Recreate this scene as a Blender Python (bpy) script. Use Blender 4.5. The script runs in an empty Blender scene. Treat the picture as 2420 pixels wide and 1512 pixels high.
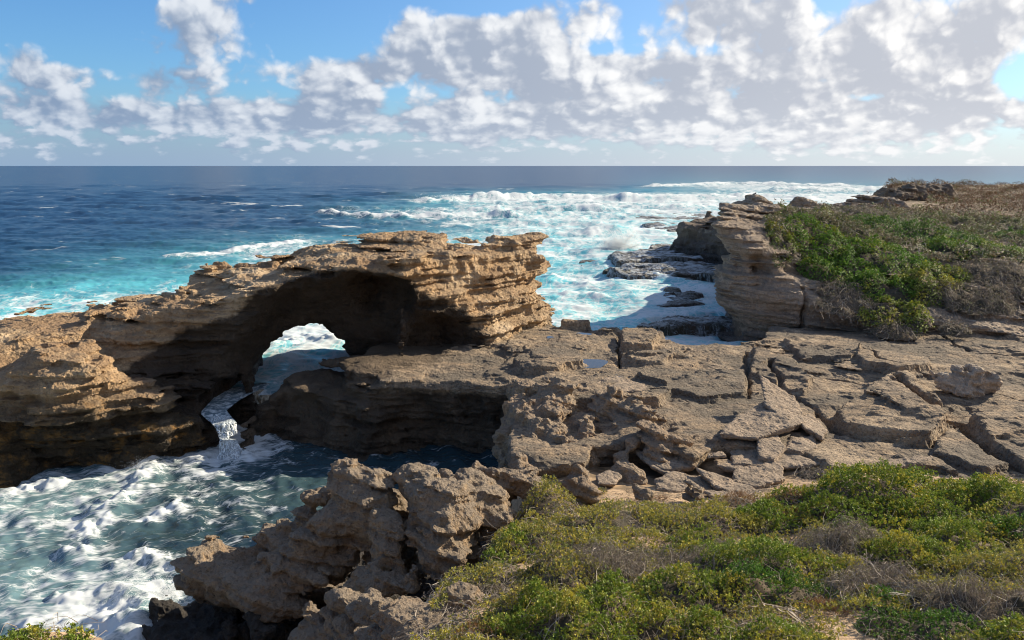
import bpy, math, random
import numpy as np
import openvdb
from mathutils import Vector

# ------------------------------------------------------------------ camera, light, exposure
scene = bpy.context.scene
COL = scene.collection
CAM_H = 14.0
PITCH = math.radians(10.96)
cam_d = bpy.data.cameras.new("camera")
cam = bpy.data.objects.new("camera", cam_d)
COL.objects.link(cam)
cam.location = (0, 0, CAM_H)
cam.rotation_euler = (math.radians(90) - PITCH, 0, 0)
cam_d.lens = 28.0
cam_d.sensor_width = 36.0
cam_d.clip_start = 0.1
cam_d.clip_end = 90000.0
scene.camera = cam
scene.view_settings.view_transform = 'Standard'
scene.view_settings.look = 'None'
scene.view_settings.gamma = 1.0
scene.view_settings.exposure = 1.0
scene.cycles.use_adaptive_sampling = True
scene.cycles.adaptive_threshold = 0.01
scene.cycles.use_denoising = True
scene.cycles.filter_width = 1.1
scene.cycles.adaptive_min_samples = 12
scene.cycles.max_bounces = 5
scene.cycles.diffuse_bounces = 2
scene.cycles.glossy_bounces = 2
scene.cycles.transparent_max_bounces = 6

SUN_AZ = math.radians(60)      # clockwise from +Y (the view direction) towards +X
SUN_EL = math.radians(27)
sun_dir = Vector((math.sin(SUN_AZ) * math.cos(SUN_EL), math.cos(SUN_AZ) * math.cos(SUN_EL), math.sin(SUN_EL)))
sl = bpy.data.lights.new("sun", 'SUN')
sl.energy = 5.0
sl.angle = math.radians(0.5)
sl.color = (1.0, 0.86, 0.65)
so = bpy.data.objects.new("sun", sl)
COL.objects.link(so)
so.rotation_euler = (-sun_dir).to_track_quat('-Z', 'Y').to_euler()
so.location = (60, 30, 60)

# ------------------------------------------------------------------ small node helpers
class NT:
    def __init__(s, tree):
        s.t = tree
    def n(s, kind, **kw):
        nd = s.t.nodes.new(kind)
        for k, v in kw.items():
            setattr(nd, k, v)
        return nd
    def l(s, a, b):
        s.t.links.new(a, b)
    def val(s, sock, v):
        if hasattr(v, 'is_output') or isinstance(v, bpy.types.NodeSocket):
            s.l(v, sock)
        else:
            sock.default_value = v
    def m(s, op, a, b=0.0, c=None, clamp=False):
        nd = s.n('ShaderNodeMath', operation=op, use_clamp=clamp)
        s.val(nd.inputs[0], a)
        s.val(nd.inputs[1], b)
        if c is not None:
            s.val(nd.inputs[2], c)
        return nd.outputs[0]
    def vm(s, op, a, b=None):
        nd = s.n('ShaderNodeVectorMath', operation=op)
        s.val(nd.inputs[0], a)
        if b is not None:
            s.val(nd.inputs[1], b)
        return nd.outputs[0]
    def noise(s, vec, scale, detail=6, rough=.55, dist=0.0, dim='3D', lac=2.0):
        nd = s.n('ShaderNodeTexNoise', noise_dimensions=dim)
        s.val(nd.inputs['Vector'], vec)
        nd.inputs['Scale'].default_value = scale
        nd.inputs['Detail'].default_value = detail
        nd.inputs['Roughness'].default_value = rough
        nd.inputs['Distortion'].default_value = dist
        nd.inputs['Lacunarity'].default_value = lac
        return nd.outputs['Fac']
    def ramp(s, fac, stops, interp='LINEAR'):
        nd = s.n('ShaderNodeValToRGB')
        s.val(nd.inputs[0], fac)
        cr = nd.color_ramp
        cr.interpolation = interp
        while len(cr.elements) < len(stops):
            cr.elements.new(0.5)
        for e, (p, c) in zip(cr.elements, stops):
            e.position = p
            e.color = (c[0], c[1], c[2], 1) if isinstance(c, tuple) else (c, c, c, 1)
        return nd.outputs[0]
    def step(s, x, a, b):
        nd = s.n('ShaderNodeMapRange', interpolation_type='SMOOTHSTEP')
        s.val(nd.inputs[0], x)
        s.val(nd.inputs[1], a)
        s.val(nd.inputs[2], b)
        return nd.outputs[0]
    def mix(s, fac, a, b, blend='MIX'):
        nd = s.n('ShaderNodeMix', data_type='RGBA', blend_type=blend)
        s.val(nd.inputs[0], fac)
        for i, c in ((6, a), (7, b)):
            if isinstance(c, (tuple, list)):
                c = (c[0], c[1], c[2], 1)
            s.val(nd.inputs[i], c)
        return nd.outputs[2]
    def comb(s, x, y, z):
        nd = s.n('ShaderNodeCombineXYZ')
        for i, c in enumerate((x, y, z)):
            s.val(nd.inputs[i], c)
        return nd.outputs[0]
    def sep(s, v):
        nd = s.n('ShaderNodeSeparateXYZ')
        s.l(v, nd.inputs[0])
        return nd.outputs

# ------------------------------------------------------------------ sky: physical sky with clouds
world = bpy.data.worlds.new("World")
scene.world = world
world.use_nodes = True
wt = world.node_tree
for nd in list(wt.nodes):
    wt.nodes.remove(nd)

CLOUDS = [(500, 66, 125, 52, 1.3), (570, 10, 80, 22, .7), (40, 172, 95, 38, 1.1), (190, 205, 92, 36, 1.15),
          (350, 190, 92, 34, 1.0), (378, 130, 50, 28, .8), (470, 212, 70, 30, .75), (265, 95, 26, 16, .5),
          (720, 172, 160, 60, 1.2), (860, 195, 62, 48, 1.1), (760, 238, 170, 26, .7), (610, 275, 170, 24, .9),
          (200, 268, 200, 22, .85), (960, 292, 420, 24, .7), (120, 300, 500, 14, .4),
          (1060, 70, 160, 66, 1.0), (1000, 140, 110, 60, .95), (1230, 190, 230, 80, 1.1), (1330, 80, 160, 60, .8),
          (1150, 130, 130, 60, .8), (1500, 30, 320, 46, 1.1), (1430, 180, 220, 60, .9), (1750, 70, 260, 80, 1.0),
          (1640, 190, 240, 60, .8), (1900, 190, 260, 80, 1.0), (2070, 90, 130, 110, 1.1), (2230, 170, 190, 90, 1.1),
          (2380, 60, 120, 80, 1.1), (1600, 275, 560, 44, .8), (2150, 280, 400, 48, .8),
          (120, 60, 260, 75, -1.0), (760, 80, 120, 45, -1.1), (1160, 22, 90, 20, -.9),
          (1920, 20, 40, 34, -1.1), (1650, 125, 60, 18, -.8), (1430, 118, 70, 16, -.6), (1350, 235, 60, 20, -.7),
          (2385, 205, 50, 40, -1.3), (2010, 240, 80, 10, -.8), (930, 225, 50, 28, -.9)]
def build_world():
    N = NT(wt)
    out = N.n('ShaderNodeOutputWorld')
    bg = N.n('ShaderNodeBackground')
    sky = N.n('ShaderNodeTexSky', sky_type='NISHITA')
    sky.sun_disc = False
    sky.sun_elevation = SUN_EL
    sky.sun_rotation = SUN_AZ
    sky.altitude = 0
    sky.air_density = 1.0
    sky.dust_density = .6
    sky.ozone_density = 3.0
    tc = N.n('ShaderNodeTexCoord')
    x, y, z = N.sep(tc.outputs['Generated'])
    # a chart of azimuth and elevation, 1000 units = 30.5 degrees
    a0 = N.m('ARCTAN2', x, y)
    az = N.m('MULTIPLY', a0, N.m('ADD', 1.93, N.m('MULTIPLY', N.m('MINIMUM', N.m('MULTIPLY', a0, a0), .6), .62)))
    el = N.m('MULTIPLY', N.m('ARCSINE', z), 2.03)
    tot = None
    for (u, v, ru, rv, a) in CLOUDS:
        cx, cy = (u - 1209.5) / 1000.0, (392 - v) / 1000.0
        d = N.n('ShaderNodeVectorMath', operation='MULTIPLY_ADD')
        N.l(N.comb(az, el, 0.0) if tot is None else chart, d.inputs[0])
        if tot is None:
            chart = d.inputs[0].links[0].from_socket
        d.inputs[1].default_value = (1000.0 / ru, 1000.0 / rv, 0)
        d.inputs[2].default_value = (-cx * 1000.0 / ru, -cy * 1000.0 / rv, 0)
        q = N.n('ShaderNodeVectorMath', operation='DOT_PRODUCT')
        N.l(d.outputs[0], q.inputs[0])
        N.l(d.outputs[0], q.inputs[1])
        w = N.m('MULTIPLY', N.m('POWER', .41, q.outputs['Value']), a)
        tot = w if tot is None else N.m('ADD', tot, w)
    # away from the photographed part of the sky: plain scattered cover
    gen = N.m('MULTIPLY', N.m('MAXIMUM', N.step(N.m('ABSOLUTE', az), 1.25, 1.6), N.step(el, .45, .7)), .42)
    band = N.m('MULTIPLY', N.step(el, .0, .05), N.m('SUBTRACT', 1.0, N.step(el, .12, .20)))
    tot = N.m('ADD', tot, N.m('MULTIPLY', band, .72))
    tot = N.m('SUBTRACT', N.m('ADD', tot, gen), .40)
    low = N.m('SUBTRACT', 1.0, N.step(el, .02, .20))
    def dens(dx, dy, det, puffs=True):
        xx = N.m('ADD', az, dx)
        yy = N.m('MULTIPLY', N.m('LOGARITHM', N.m('ADD', N.m('MAXIMUM', N.m('ADD', el, dy), 0.0), .22), math.e), .52)
        c = N.comb(xx, yy, 0.0)
        n1 = N.noise(c, 5.0, det, .46, .15, '2D')
        n2 = N.noise(N.comb(N.m('ADD', xx, 7.3), N.m('MULTIPLY', yy, 1.35), 0.0), 17.0, max(2, det - 2), .5, .1, '2D')
        vo = N.n('ShaderNodeTexVoronoi', feature='F1', voronoi_dimensions='2D')
        N.l(N.comb(N.m('ADD', xx, N.m('MULTIPLY', n2, .05)), N.m('ADD', yy, N.m('MULTIPLY', n1, .06)), 0.0), vo.inputs['Vector'])
        vo.inputs['Scale'].default_value = 13
        vo.inputs['Detail'].default_value = 2.0
        vo.inputs['Roughness'].default_value = .55
        k = N.m('MULTIPLY', low, .5)
        nn = N.m('ADD', N.m('MULTIPLY', N.m('SUBTRACT', n1, .5), N.m('SUBTRACT', 1.0, k)), N.m('MULTIPLY', N.m('SUBTRACT', n2, .5), N.m('ADD', .16, k)))
        if puffs:
            nn = N.m('ADD', nn, N.m('MULTIPLY', N.m('SUBTRACT', .42, vo.outputs['Distance']), .26))
        return N.m('ADD', N.m('MULTIPLY', nn, 3.2), tot)
    d0 = dens(0, 0, 6)
    d1 = dens(.013, .012, 4)
    d2 = dens(.040, .040, 2, False)
    cover = N.step(d0, -.30, .52)
    lit = N.m('ADD', N.m('MULTIPLY', N.m('SUBTRACT', d0, d1), .46), N.m('MULTIPLY', N.m('SUBTRACT', d0, d2), .46))
    lit = N.m('ADD', N.m('ADD', .58, lit), N.m('MULTIPLY', N.step(d0, .3, 1.5), -.22))
    soft = N.noise(N.comb(N.m('ADD', az, 3.0), N.m('MULTIPLY', el, 1.7), 0.0), 9.0, 4, .5, .4, '2D')
    lit = N.m('ADD', lit, N.m('MULTIPLY', N.m('SUBTRACT', soft, .5), 1.1))
    lit = N.m('MINIMUM', N.m('MAXIMUM', lit, 0.0), 1.0)
    right = N.step(az, -1.1, 1.2)
    dark = N.mix(right, (.24, .33, .48), (.56, .585, .65))
    bright = N.mix(right, (.74, .79, .86), (1.10, 1.08, 1.05))
    cc = N.mix(N.step(lit, .02, 1.0), dark, bright)
    # nearer the horizon the air between lies over the clouds
    hz = N.m('SUBTRACT', 1.0, N.step(el, -.02, .21))
    hzc = N.mix(right, (.30, .42, .60), (.74, .77, .82))
    skyc = N.vm('MULTIPLY', sky.outputs[0], (.072, .112, .150))
    base = N.mix(N.m('MAXIMUM', N.m('MULTIPLY', hz, .90), N.m('MULTIPLY', right, .30)), skyc, hzc)
    cc = N.mix(N.m('MULTIPLY', hz, .50), cc, hzc)
    fin = N.mix(cover, base, cc)
    N.l(fin, bg.inputs['Color'])
    bg.inputs['Strength'].default_value = 0.52
    N.l(bg.outputs[0], out.inputs[0])
build_world()

# ------------------------------------------------------------------ measuring: a pixel of the photograph to a world point
FT = 28.0 / 36.0 * 2419.0
def ray(u, v):
    a = (np.asarray(u, float) - 1209.5) / FT
    b = (756.0 - np.asarray(v, float)) / FT
    return a, math.cos(PITCH) + b * math.sin(PITCH), -math.sin(PITCH) + b * math.cos(PITCH)
def Wd(u, v, d):
    a, dy, dz = ray(u, v)
    return np.array([a * d / dy, d, CAM_H + dz * d / dy])
def Wz(u, v, z):
    a, dy, dz = ray(u, v)
    t = (z - CAM_H) / dz
    return np.array([a * t, dy * t, z + 0 * t])
def to_uv(X, Y, Z):
    yy = Y * math.cos(PITCH) - (Z - CAM_H) * math.sin(PITCH)
    up = Y * math.sin(PITCH) + (Z - CAM_H) * math.cos(PITCH)
    return 1209.5 + FT * X / yy, 756.0 - FT * up / yy

# ------------------------------------------------------------------ noise
rng = np.random.default_rng(7)
NT3 = 64
_lat = rng.random((NT3, NT3, NT3), dtype=np.float32) * 2 - 1
def vnoise(P, f, off=0.0, sc=(1, 1, 1)):
    q = [np.asarray(P[i] * np.float32(f * sc[i]) + np.float32(off * (i + 1) * 1.37), dtype=np.float32) for i in range(3)]
    i0, fr = [], []
    for c in q:
        fl = np.floor(c)
        t = c - fl
        fr.append(t * t * (3 - 2 * t))
        i0.append(fl.astype(np.int32) & (NT3 - 1))
    i1 = [(i + 1) & (NT3 - 1) for i in i0]
    L = _lat
    c00 = L[i0[0], i0[1], i0[2]] * (1 - fr[0]) + L[i1[0], i0[1], i0[2]] * fr[0]
    c10 = L[i0[0], i1[1], i0[2]] * (1 - fr[0]) + L[i1[0], i1[1], i0[2]] * fr[0]
    c01 = L[i0[0], i0[1], i1[2]] * (1 - fr[0]) + L[i1[0], i0[1], i1[2]] * fr[0]
    c11 = L[i0[0], i1[1], i1[2]] * (1 - fr[0]) + L[i1[0], i1[1], i1[2]] * fr[0]
    a = c00 * (1 - fr[1]) + c10 * fr[1]
    b = c01 * (1 - fr[1]) + c11 * fr[1]
    return a * (1 - fr[2]) + b * fr[2]
def fbm(P, f, octv=4, gain=.5, off=0.0, sc=(1, 1, 1)):
    s, a, tot = 0, 1.0, 0
    for o in range(octv):
        s = s + a * vnoise(P, f * 2.03 ** o, off + o * 5.31, sc)
        tot += a
        a *= gain
    return s / tot * 1.6
def ridged(P, f, octv=4, gain=.55, off=0.0, sc=(1, 1, 1)):
    s, a, tot = 0, 1.0, 0
    for o in range(octv):
        s = s + a * (1 - np.abs(vnoise(P, f * 2.03 ** o, off + o * 5.31, sc)) * 2)
        tot += a
        a *= gain
    return s / tot
# a tile of cell noise: distance to the nearest and second nearest scattered point
def _worley():
    C, R = 16, 4
    n = C * R
    pts = rng.random((C, C, C, 3), dtype=np.float32)
    g = (np.arange(n) + .5) / R
    X, Y, Z = np.meshgrid(g, g, g, indexing='ij')
    ci = np.stack([X, Y, Z]).astype(int)
    F1 = np.full((n, n, n), 9, np.float32)
    F2 = F1.copy()
    for a in (-1, 0, 1):
        for b in (-1, 0, 1):
            for c in (-1, 0, 1):
                q = [ci[0] + a, ci[1] + b, ci[2] + c]
                p = pts[q[0] % C, q[1] % C, q[2] % C]
                d = np.sqrt((q[0] + p[..., 0] - X) ** 2 + (q[1] + p[..., 1] - Y) ** 2 + (q[2] + p[..., 2] - Z) ** 2)
                F2 = np.minimum(F2, np.maximum(F1, d))
                F1 = np.minimum(F1, d)
    return F1, F2, n, R
_F1, _F2, _WN, _WR = _worley()
def cells(P, f, off=0.0, which=1, sc=(1, 1, 1)):
    L = _F1 if which == 1 else (_F2 - _F1)
    i0, fr = [], []
    for i in range(3):
        c = np.asarray(P[i] * np.float32(f * sc[i] * _WR) + np.float32(off * (i + 1)), dtype=np.float32)
        fl = np.floor(c)
        fr.append(c - fl)
        i0.append(fl.astype(np.int32) & (_WN - 1))
    i1 = [(i + 1) & (_WN - 1) for i in i0]
    r = 0
    for a in (0, 1):
        for b in (0, 1):
            for c in (0, 1):
                w = (fr[0] if a else 1 - fr[0]) * (fr[1] if b else 1 - fr[1]) * (fr[2] if c else 1 - fr[2])
                r = r + w * L[(i1 if a else i0)[0], (i1 if b else i0)[1], (i1 if c else i0)[2]]
    return r
def sst(x, a, b):
    t = np.clip((x - a) / (b - a), 0, 1)
    return t * t * (3 - 2 * t)
def smin(a, b, k):
    h = np.clip(.5 + .5 * (b - a) / k, 0, 1)
    return b * (1 - h) + a * h - k * h * (1 - h)
def smax(a, b, k):
    return -smin(-a, -b, k)

# ------------------------------------------------------------------ mesh helpers
def tag(o, label=None, cat=None, group=None, kind=None):
    for k, v in (('label', label), ('category', cat), ('group', group), ('kind', kind)):
        if v:
            o[k] = v
    return o
ROCKY = ('limestone', 'honeycomb', 'boulder', 'slab', 'reef', 'black')
def mesh_obj(name, V, F, mat, smooth=True, parent=None, attrs=None):
    """V (n,3) array, F (m,3) or (m,4) array -> one mesh object"""
    me = bpy.data.meshes.new(name)
    V = np.ascontiguousarray(V, np.float32)
    F = np.ascontiguousarray(F, np.int32)
    k = F.shape[1]
    me.vertices.add(len(V))
    me.vertices.foreach_set('co', V.ravel())
    me.loops.add(F.size)
    me.loops.foreach_set('vertex_index', F.ravel())
    me.polygons.add(len(F))
    me.polygons.foreach_set('loop_start', np.arange(0, F.size, k, dtype=np.int32))
    me.polygons.foreach_set('use_smooth', np.full(len(F), bool(smooth) and not mat.name.startswith(ROCKY)))
    me.update(calc_edges=True)
    for an, (typ, dom, data) in (attrs or {}).items():
        at = me.attributes.new(an, typ, dom)
        key = 'color' if 'COLOR' in typ else 'value'
        at.data.foreach_set(key, np.ascontiguousarray(data, np.float32).ravel())
    me.materials.append(mat)
    o = bpy.data.objects.new(name, me)
    COL.objects.link(o)
    if parent is not None:
        o.parent = parent
    return o
def vnormals(V, F):
    a = V[F[:, 1]] - V[F[:, 0]]
    b = V[F[:, -1]] - V[F[:, 0]]
    n = np.cross(a, b)
    if F.shape[1] == 4:
        n = n + np.cross(V[F[:, 3]] - V[F[:, 2]], V[F[:, 1]] - V[F[:, 2]])
    N = np.zeros_like(V)
    for k in range(F.shape[1]):
        for c in range(3):
            N[:, c] += np.bincount(F[:, k], weights=n[:, c], minlength=len(V))
    return N / (np.linalg.norm(N, axis=1, keepdims=True) + 1e-9)
def volume(bounds, vs, base, detail=None, band=1.0, disp=None):
    """mesh of the zero surface of base(X,Y,Z) (+ detail near it); negative is rock"""
    (x0, x1), (y0, y1), (z0, z1) = bounds
    nx, ny, nz = [int(math.ceil((b - a) / vs)) + 1 for a, b in bounds]
    ax = [np.float32(o) + np.arange(n, dtype=np.float32) * np.float32(vs) for o, n in ((x0, nx), (y0, ny), (z0, nz))]
    X, Y, Z = np.meshgrid(*ax, indexing='ij', sparse=True)
    f = np.ascontiguousarray(np.broadcast_to(base(X, Y, Z), (nx, ny, nz)), np.float32).copy()
    if detail is not None:
        m = np.nonzero(np.abs(f) < band)
        P = [ax[0][m[0]], ax[1][m[1]], ax[2][m[2]]]
        f[m] += detail(P, f[m])
    f = np.clip(f, -1.5, 1.5)
    g = openvdb.FloatGrid(1.5)
    g.copyFromArray(f, tolerance=0.0)
    pts, quads = g.convertToQuads(isovalue=0.0)
    V = pts.astype(np.float32) * vs + np.array([x0, y0, z0], np.float32)
    F = quads.astype(np.int32)
    N = vnormals(V, F)
    # quads of the level set may come wound inwards: test against the field
    k = np.random.default_rng(1).integers(0, len(V), 400)
    step_ = N[k] * vs
    def look(Q):
        i = np.clip(((Q - np.array([x0, y0, z0])) / vs).round().astype(int), 0, [nx - 1, ny - 1, nz - 1])
        return f[i[:, 0], i[:, 1], i[:, 2]]
    if (look(V[k] + step_) - look(V[k] - step_)).mean() < 0:
        F = F[:, ::-1].copy()
        N = -N
    if disp is not None:
        V = V + N * disp([V[:, 0], V[:, 1], V[:, 2]], N)[:, None]
    return V.astype(np.float32), F
def poly_sd(X, Y, pts):
    """signed distance to a polygon in plan, negative inside"""
    P = np.asarray(pts, np.float32)
    d = None
    s = None
    n = len(P)
    for i in range(n):
        a, b = P[i], P[(i + 1) % n]
        ex, ey = b - a
        wx, wy = X - a[0], Y - a[1]
        t = np.clip((wx * ex + wy * ey) / (ex * ex + ey * ey + 1e-9), 0, 1)
        dd = (wx - ex * t) ** 2 + (wy - ey * t) ** 2
        c = ((Y >= a[1]) & (Y < b[1]) & (ex * wy > ey * wx)) | ((Y < a[1]) & (Y >= b[1]) & (ex * wy < ey * wx))
        d = dd if d is None else np.minimum(d, dd)
        s = c if s is None else s ^ c
    return np.where(s, -1, 1) * np.sqrt(d)
def seg_d(X, Y, Z, a, b, r0, r1=None):
    r1 = r0 if r1 is None else r1
    e = np.asarray(b, float) - np.asarray(a, float)
    L = (e ** 2).sum()
    t = np.clip(((X - a[0]) * e[0] + (Y - a[1]) * e[1] + (Z - a[2]) * e[2]) / L, 0, 1)
    return np.sqrt((X - a[0] - e[0] * t) ** 2 + (Y - a[1] - e[1] * t) ** 2 + (Z - a[2] - e[2] * t) ** 2) - (r0 + (r1 - r0) * t)
def ell(X, Y, Z, c, r):
    k = np.sqrt(((X - c[0]) / r[0]) ** 2 + ((Y - c[1]) / r[1]) ** 2 + ((Z - c[2]) / r[2]) ** 2)
    return (k - 1) * min(r)

# rock surface detail shared by all the limestone: layers, lumps and solution pits
def strata(P, tilt=(.05, .02), f=1.0, off=0.0, amp=.22):
    zt = P[2] + tilt[0] * P[0] + tilt[1] * P[1] + .18 * vnoise(P, .22, off)
    Q = [P[0], P[1], zt]
    a = vnoise(Q, 1.0, off + 3, (.10 * f, .10 * f, 1.9 * f))
    b = vnoise(Q, 1.0, off + 9, (.22 * f, .22 * f, 5.1 * f))
    c = vnoise(Q, 1.0, off + 15, (.35 * f, .35 * f, 11.0 * f))
    return amp * (.8 * np.tanh(a * 5.0) + .5 * np.tanh(b * 4.0) + .25 * np.tanh(c * 4))
def rock_detail(lump=.35, lay=.22, pit=.12, off=0.0, tilt=(.05, .02), lf=.55):
    def fn(P, f):
        r = -lump * fbm(P, lf, 4, .52, off)
        if lay:
            r = r + strata(P, tilt, 1.0, off, lay)
        if pit:
            c = cells(P, 1.6, off)
            r = r + pit * np.maximum(0, .55 - c) * 2.2
        return r
    return fn
def rock_disp(a1=.05, a2=.03, off=0.0, lay=.02, pits=.05, tilt=(.05, .02)):
    def fn(P, N):
        d = a1 * (ridged(P, 2.4, 3, .55, off) - .45) + a2 * fbm(P, 6.3, 2, .6, off + 2)
        if lay:
            zt = P[2] + tilt[0] * P[0] + tilt[1] * P[1] + .08 * vnoise(P, .7, off)
            d = d + lay * vnoise([P[0], P[1], zt], 1.0, off + 4, (.5, .5, 11.0)) * (1 - np.abs(N[:, 2]))
        if pits:
            d = d - pits * np.maximum(0, .42 - cells(P, 2.6, off + 1)) * 2.4
        return d
    return fn
# ------------------------------------------------------------------ rock material
def rock_mat(name, warm=(.44, .30, .175), pale=(.50, .37, .24), grey=(.20, .175, .15), dark=(.07, .055, .045),
             lichen=.6, wet=None, wetcol=(.035, .026, .018), algae=None, layer=.5, bump=1.0, up_bias=.6, tilt=(.05, .02), fine=1.0, stain_shade=None, patch=None):
    m = bpy.data.materials.new(name)
    m.use_nodes = True
    t = m.node_tree
    N = NT(t)
    b = t.nodes['Principled BSDF']
    geo = N.n('ShaderNodeNewGeometry')
    P = geo.outputs['Position']
    px, py, pz = N.sep(P)
    nz = N.sep(geo.outputs['Normal'])[2]
    zt = N.m('ADD', pz, N.m('ADD', N.m('MULTIPLY', px, tilt[0]), N.m('MULTIPLY', py, tilt[1])))
    LP = N.comb(N.m('MULTIPLY', px, .12), N.m('MULTIPLY', py, .12), zt)
    big = N.noise(P, .35, 4, .6)
    med = N.noise(P, 1.7, 7, .62)
    lay = N.noise(LP, 3.6, 6, .68, .5)
    col = N.mix(N.step(big, .35, .65), warm, pale)
    col = N.mix(N.m('MULTIPLY', N.step(lay, .42, .68), layer), col, tuple(c * .62 for c in warm))
    col = N.mix(N.m('MULTIPLY', N.step(lay, .40, .28), layer * .6), col, tuple(min(1, c * 1.22) for c in pale))
    # grey weathering crust, mostly on the surfaces that face up
    up = N.step(nz, -.1, .85)
    w = N.m('ADD', N.m('MULTIPLY', N.m('SUBTRACT', med, .5), 2.6), N.m('MULTIPLY', N.m('SUBTRACT', up, .5), up_bias))
    w = N.m('ADD', w, N.m('MULTIPLY', N.m('SUBTRACT', big, .5), 1.5))
    w = N.m('MULTIPLY', N.step(w, -.35 + .0, .55), lichen)
    col = N.mix(w, col, grey)
    if patch is not None:
        pn = N.noise(N.vm('MULTIPLY', P, (.7, 1.3, 1.0)), .20, 7, .62, .6)
        col = N.mix(N.m('MULTIPLY', N.step(pn, .46, .60), .85), col, patch[0])
        col = N.mix(N.m('MULTIPLY', N.step(pn, .43, .34), .7), col, patch[1])
    spots = N.noise(P, 7.0 * fine, 5, .7)
    col = N.mix(N.m('MULTIPLY', N.step(spots, .54, .68), .75 * lichen + .12), col, dark)
    tint = N.noise(P, 13.0 * fine, 3, .6)
    col = N.mix(.55, col, N.mix(tint, (.62, .60, .58), (1.28, 1.27, 1.25)), 'MULTIPLY')
    rough = .92
    if wet is not None:
        z0, z1 = wet
        zz = N.m('ADD', pz, N.m('MULTIPLY', N.m('SUBTRACT', big, .5), 3.0))
        zz = N.m('ADD', zz, N.m('MULTIPLY', N.m('SUBTRACT', med, .5), 2.0))
        wm = N.m('SUBTRACT', 1.0, N.step(zz, z0, z1))
        if algae is not None:
            al = N.m('MULTIPLY', N.step(N.noise(P, 1.1, 5, .65), .48, .62), N.step(nz, -.3, .5))
            wc = N.mix(al, wetcol, algae)
        else:
            wc = wetcol
        wc = N.mix(.6, wc, N.mix(tint, (.55, .55, .55), (1.5, 1.5, 1.5)), 'MULTIPLY')
        col = N.mix(wm, col, wc)
        rough = N.m('SUBTRACT', .92, N.m('MULTIPLY', wm, .55))
    if stain_shade is not None:  # per-vertex darkening: rock's own dark tone, plus shade painted in under the arch
        sa = N.n('ShaderNodeAttribute', attribute_name='stain_shade').outputs['Fac']
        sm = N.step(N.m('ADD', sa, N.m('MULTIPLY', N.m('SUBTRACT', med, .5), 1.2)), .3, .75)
        col = N.mix(N.m('MULTIPLY', sm, .93), col, N.mix(N.step(big, .4, .6), stain_shade, tuple(c * 1.9 for c in stain_shade)))
    N.l(col, b.inputs['Base Color'])
    N.val(b.inputs['Roughness'], rough)
    b.inputs['Specular IOR Level'].default_value = .3
    h1 = N.noise(P, 5.0 * fine, 9, .68)
    vor = N.n('ShaderNodeTexVoronoi', feature='SMOOTH_F1')
    N.l(N.vm('ADD', P, N.vm('MULTIPLY', N.comb(med, spots, tint), (.25, .25, .25))), vor.inputs['Vector'])
    vor.inputs['Scale'].default_value = 5.5 * fine
    vor.inputs['Smoothness'].default_value = .3
    pit = N.step(vor.outputs['Distance'], .05, .42)
    h = N.m('ADD', N.m('MULTIPLY', h1, .34), N.m('MULTIPLY', pit, .09))
    h = N.m('ADD', h, N.m('MULTIPLY', N.noise(LP, 9.0, 4, .7, .3), .05 * layer * 2))
    bp = N.n('ShaderNodeBump')
    bp.inputs['Strength'].default_value = bump
    bp.inputs['Distance'].default_value = 1.0
    N.l(h, bp.inputs['Height'])
    N.l(bp.outputs[0], b.inputs['Normal'])
    return m
M_ARCH = rock_mat('limestone_arch', warm=(.53, .345, .185), pale=(.66, .49, .31), grey=(.17, .125, .085), dark=(.055, .04, .03), wetcol=(.062, .046, .028), lichen=.52, wet=(.4, 3.0), algae=(.24, .13, .04), layer=.7, stain_shade=(.036, .026, .018), patch=((.33, .22, .13), (.70, .54, .36)))
M_PLAT = rock_mat('limestone_platform', warm=(.43, .315, .205), pale=(.54, .41, .28), grey=(.135, .115, .095), dark=(.045, .036, .03), lichen=.8, wet=(-.6, .9), layer=.6, up_bias=.4, stain_shade=(.075, .055, .037), patch=((.17, .145, .115), (.50, .39, .27)))
M_CRAG = rock_mat('limestone_crag', warm=(.42, .29, .18), pale=(.48, .35, .22), grey=(.26, .23, .195), dark=(.06, .05, .042), lichen=.66, wet=(-1.2, 1.0), layer=.35, up_bias=.9, fine=1.5, bump=1.0)
M_CLIFF = rock_mat('limestone_cliff', warm=(.44, .33, .23), pale=(.54, .42, .31), grey=(.22, .19, .16), lichen=.5, wet=(-.2, 2.2), wetcol=(.06, .045, .035), layer=.9, up_bias=.9, tilt=(.09, .03))
M_REEF = rock_mat('reef_rock', warm=(.075, .045, .03), pale=(.06, .06, .035), grey=(.05, .05, .04), dark=(.02, .012, .01), lichen=.6, layer=.4)
M_BLACK = rock_mat('black_wet_rock', warm=(.06, .052, .045), pale=(.085, .075, .065), grey=(.045, .042, .04), dark=(.02, .018, .016), lichen=.7, layer=.2, fine=1.4)

# ------------------------------------------------------------------ the natural arch
def cols(pts):
    A = np.array([Wd(*p) for p in pts])
    o = np.argsort(A[:, 0])
    return A[o]
R = cols([(-250, 800, 44), (0, 752, 48), (100, 742, 49), (210, 745, 50), (330, 712, 51), (440, 694, 52), (452, 655, 52), (560, 625, 53),
          (640, 612, 53.5), (695, 596, 54), (712, 576, 54), (850, 558, 55), (1000, 551, 56), (1050, 556, 56), (1062, 576, 56.5),
          (1150, 577, 57), (1205, 568, 58), (1262, 560, 60), (1296, 556, 60.5), (1304, 660, 61), (1330, 780, 61), (1400, 900, 62)])
LP_ = cols([(-250, 870, 38.0), (0, 815, 42.5), (190, 790, 45.5), (225, 775, 47.0), (300, 770, 46), (450, 726, 46.5), (560, 696, 46.5), (700, 645, 47),
           (850, 622, 47.3), (960, 622, 48.5), (1080, 606, 52), (1180, 590, 55.5), (1285, 560, 59.4), (1300, 680, 60.5), (1330, 790, 60.5), (1400, 900, 62)])
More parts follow.
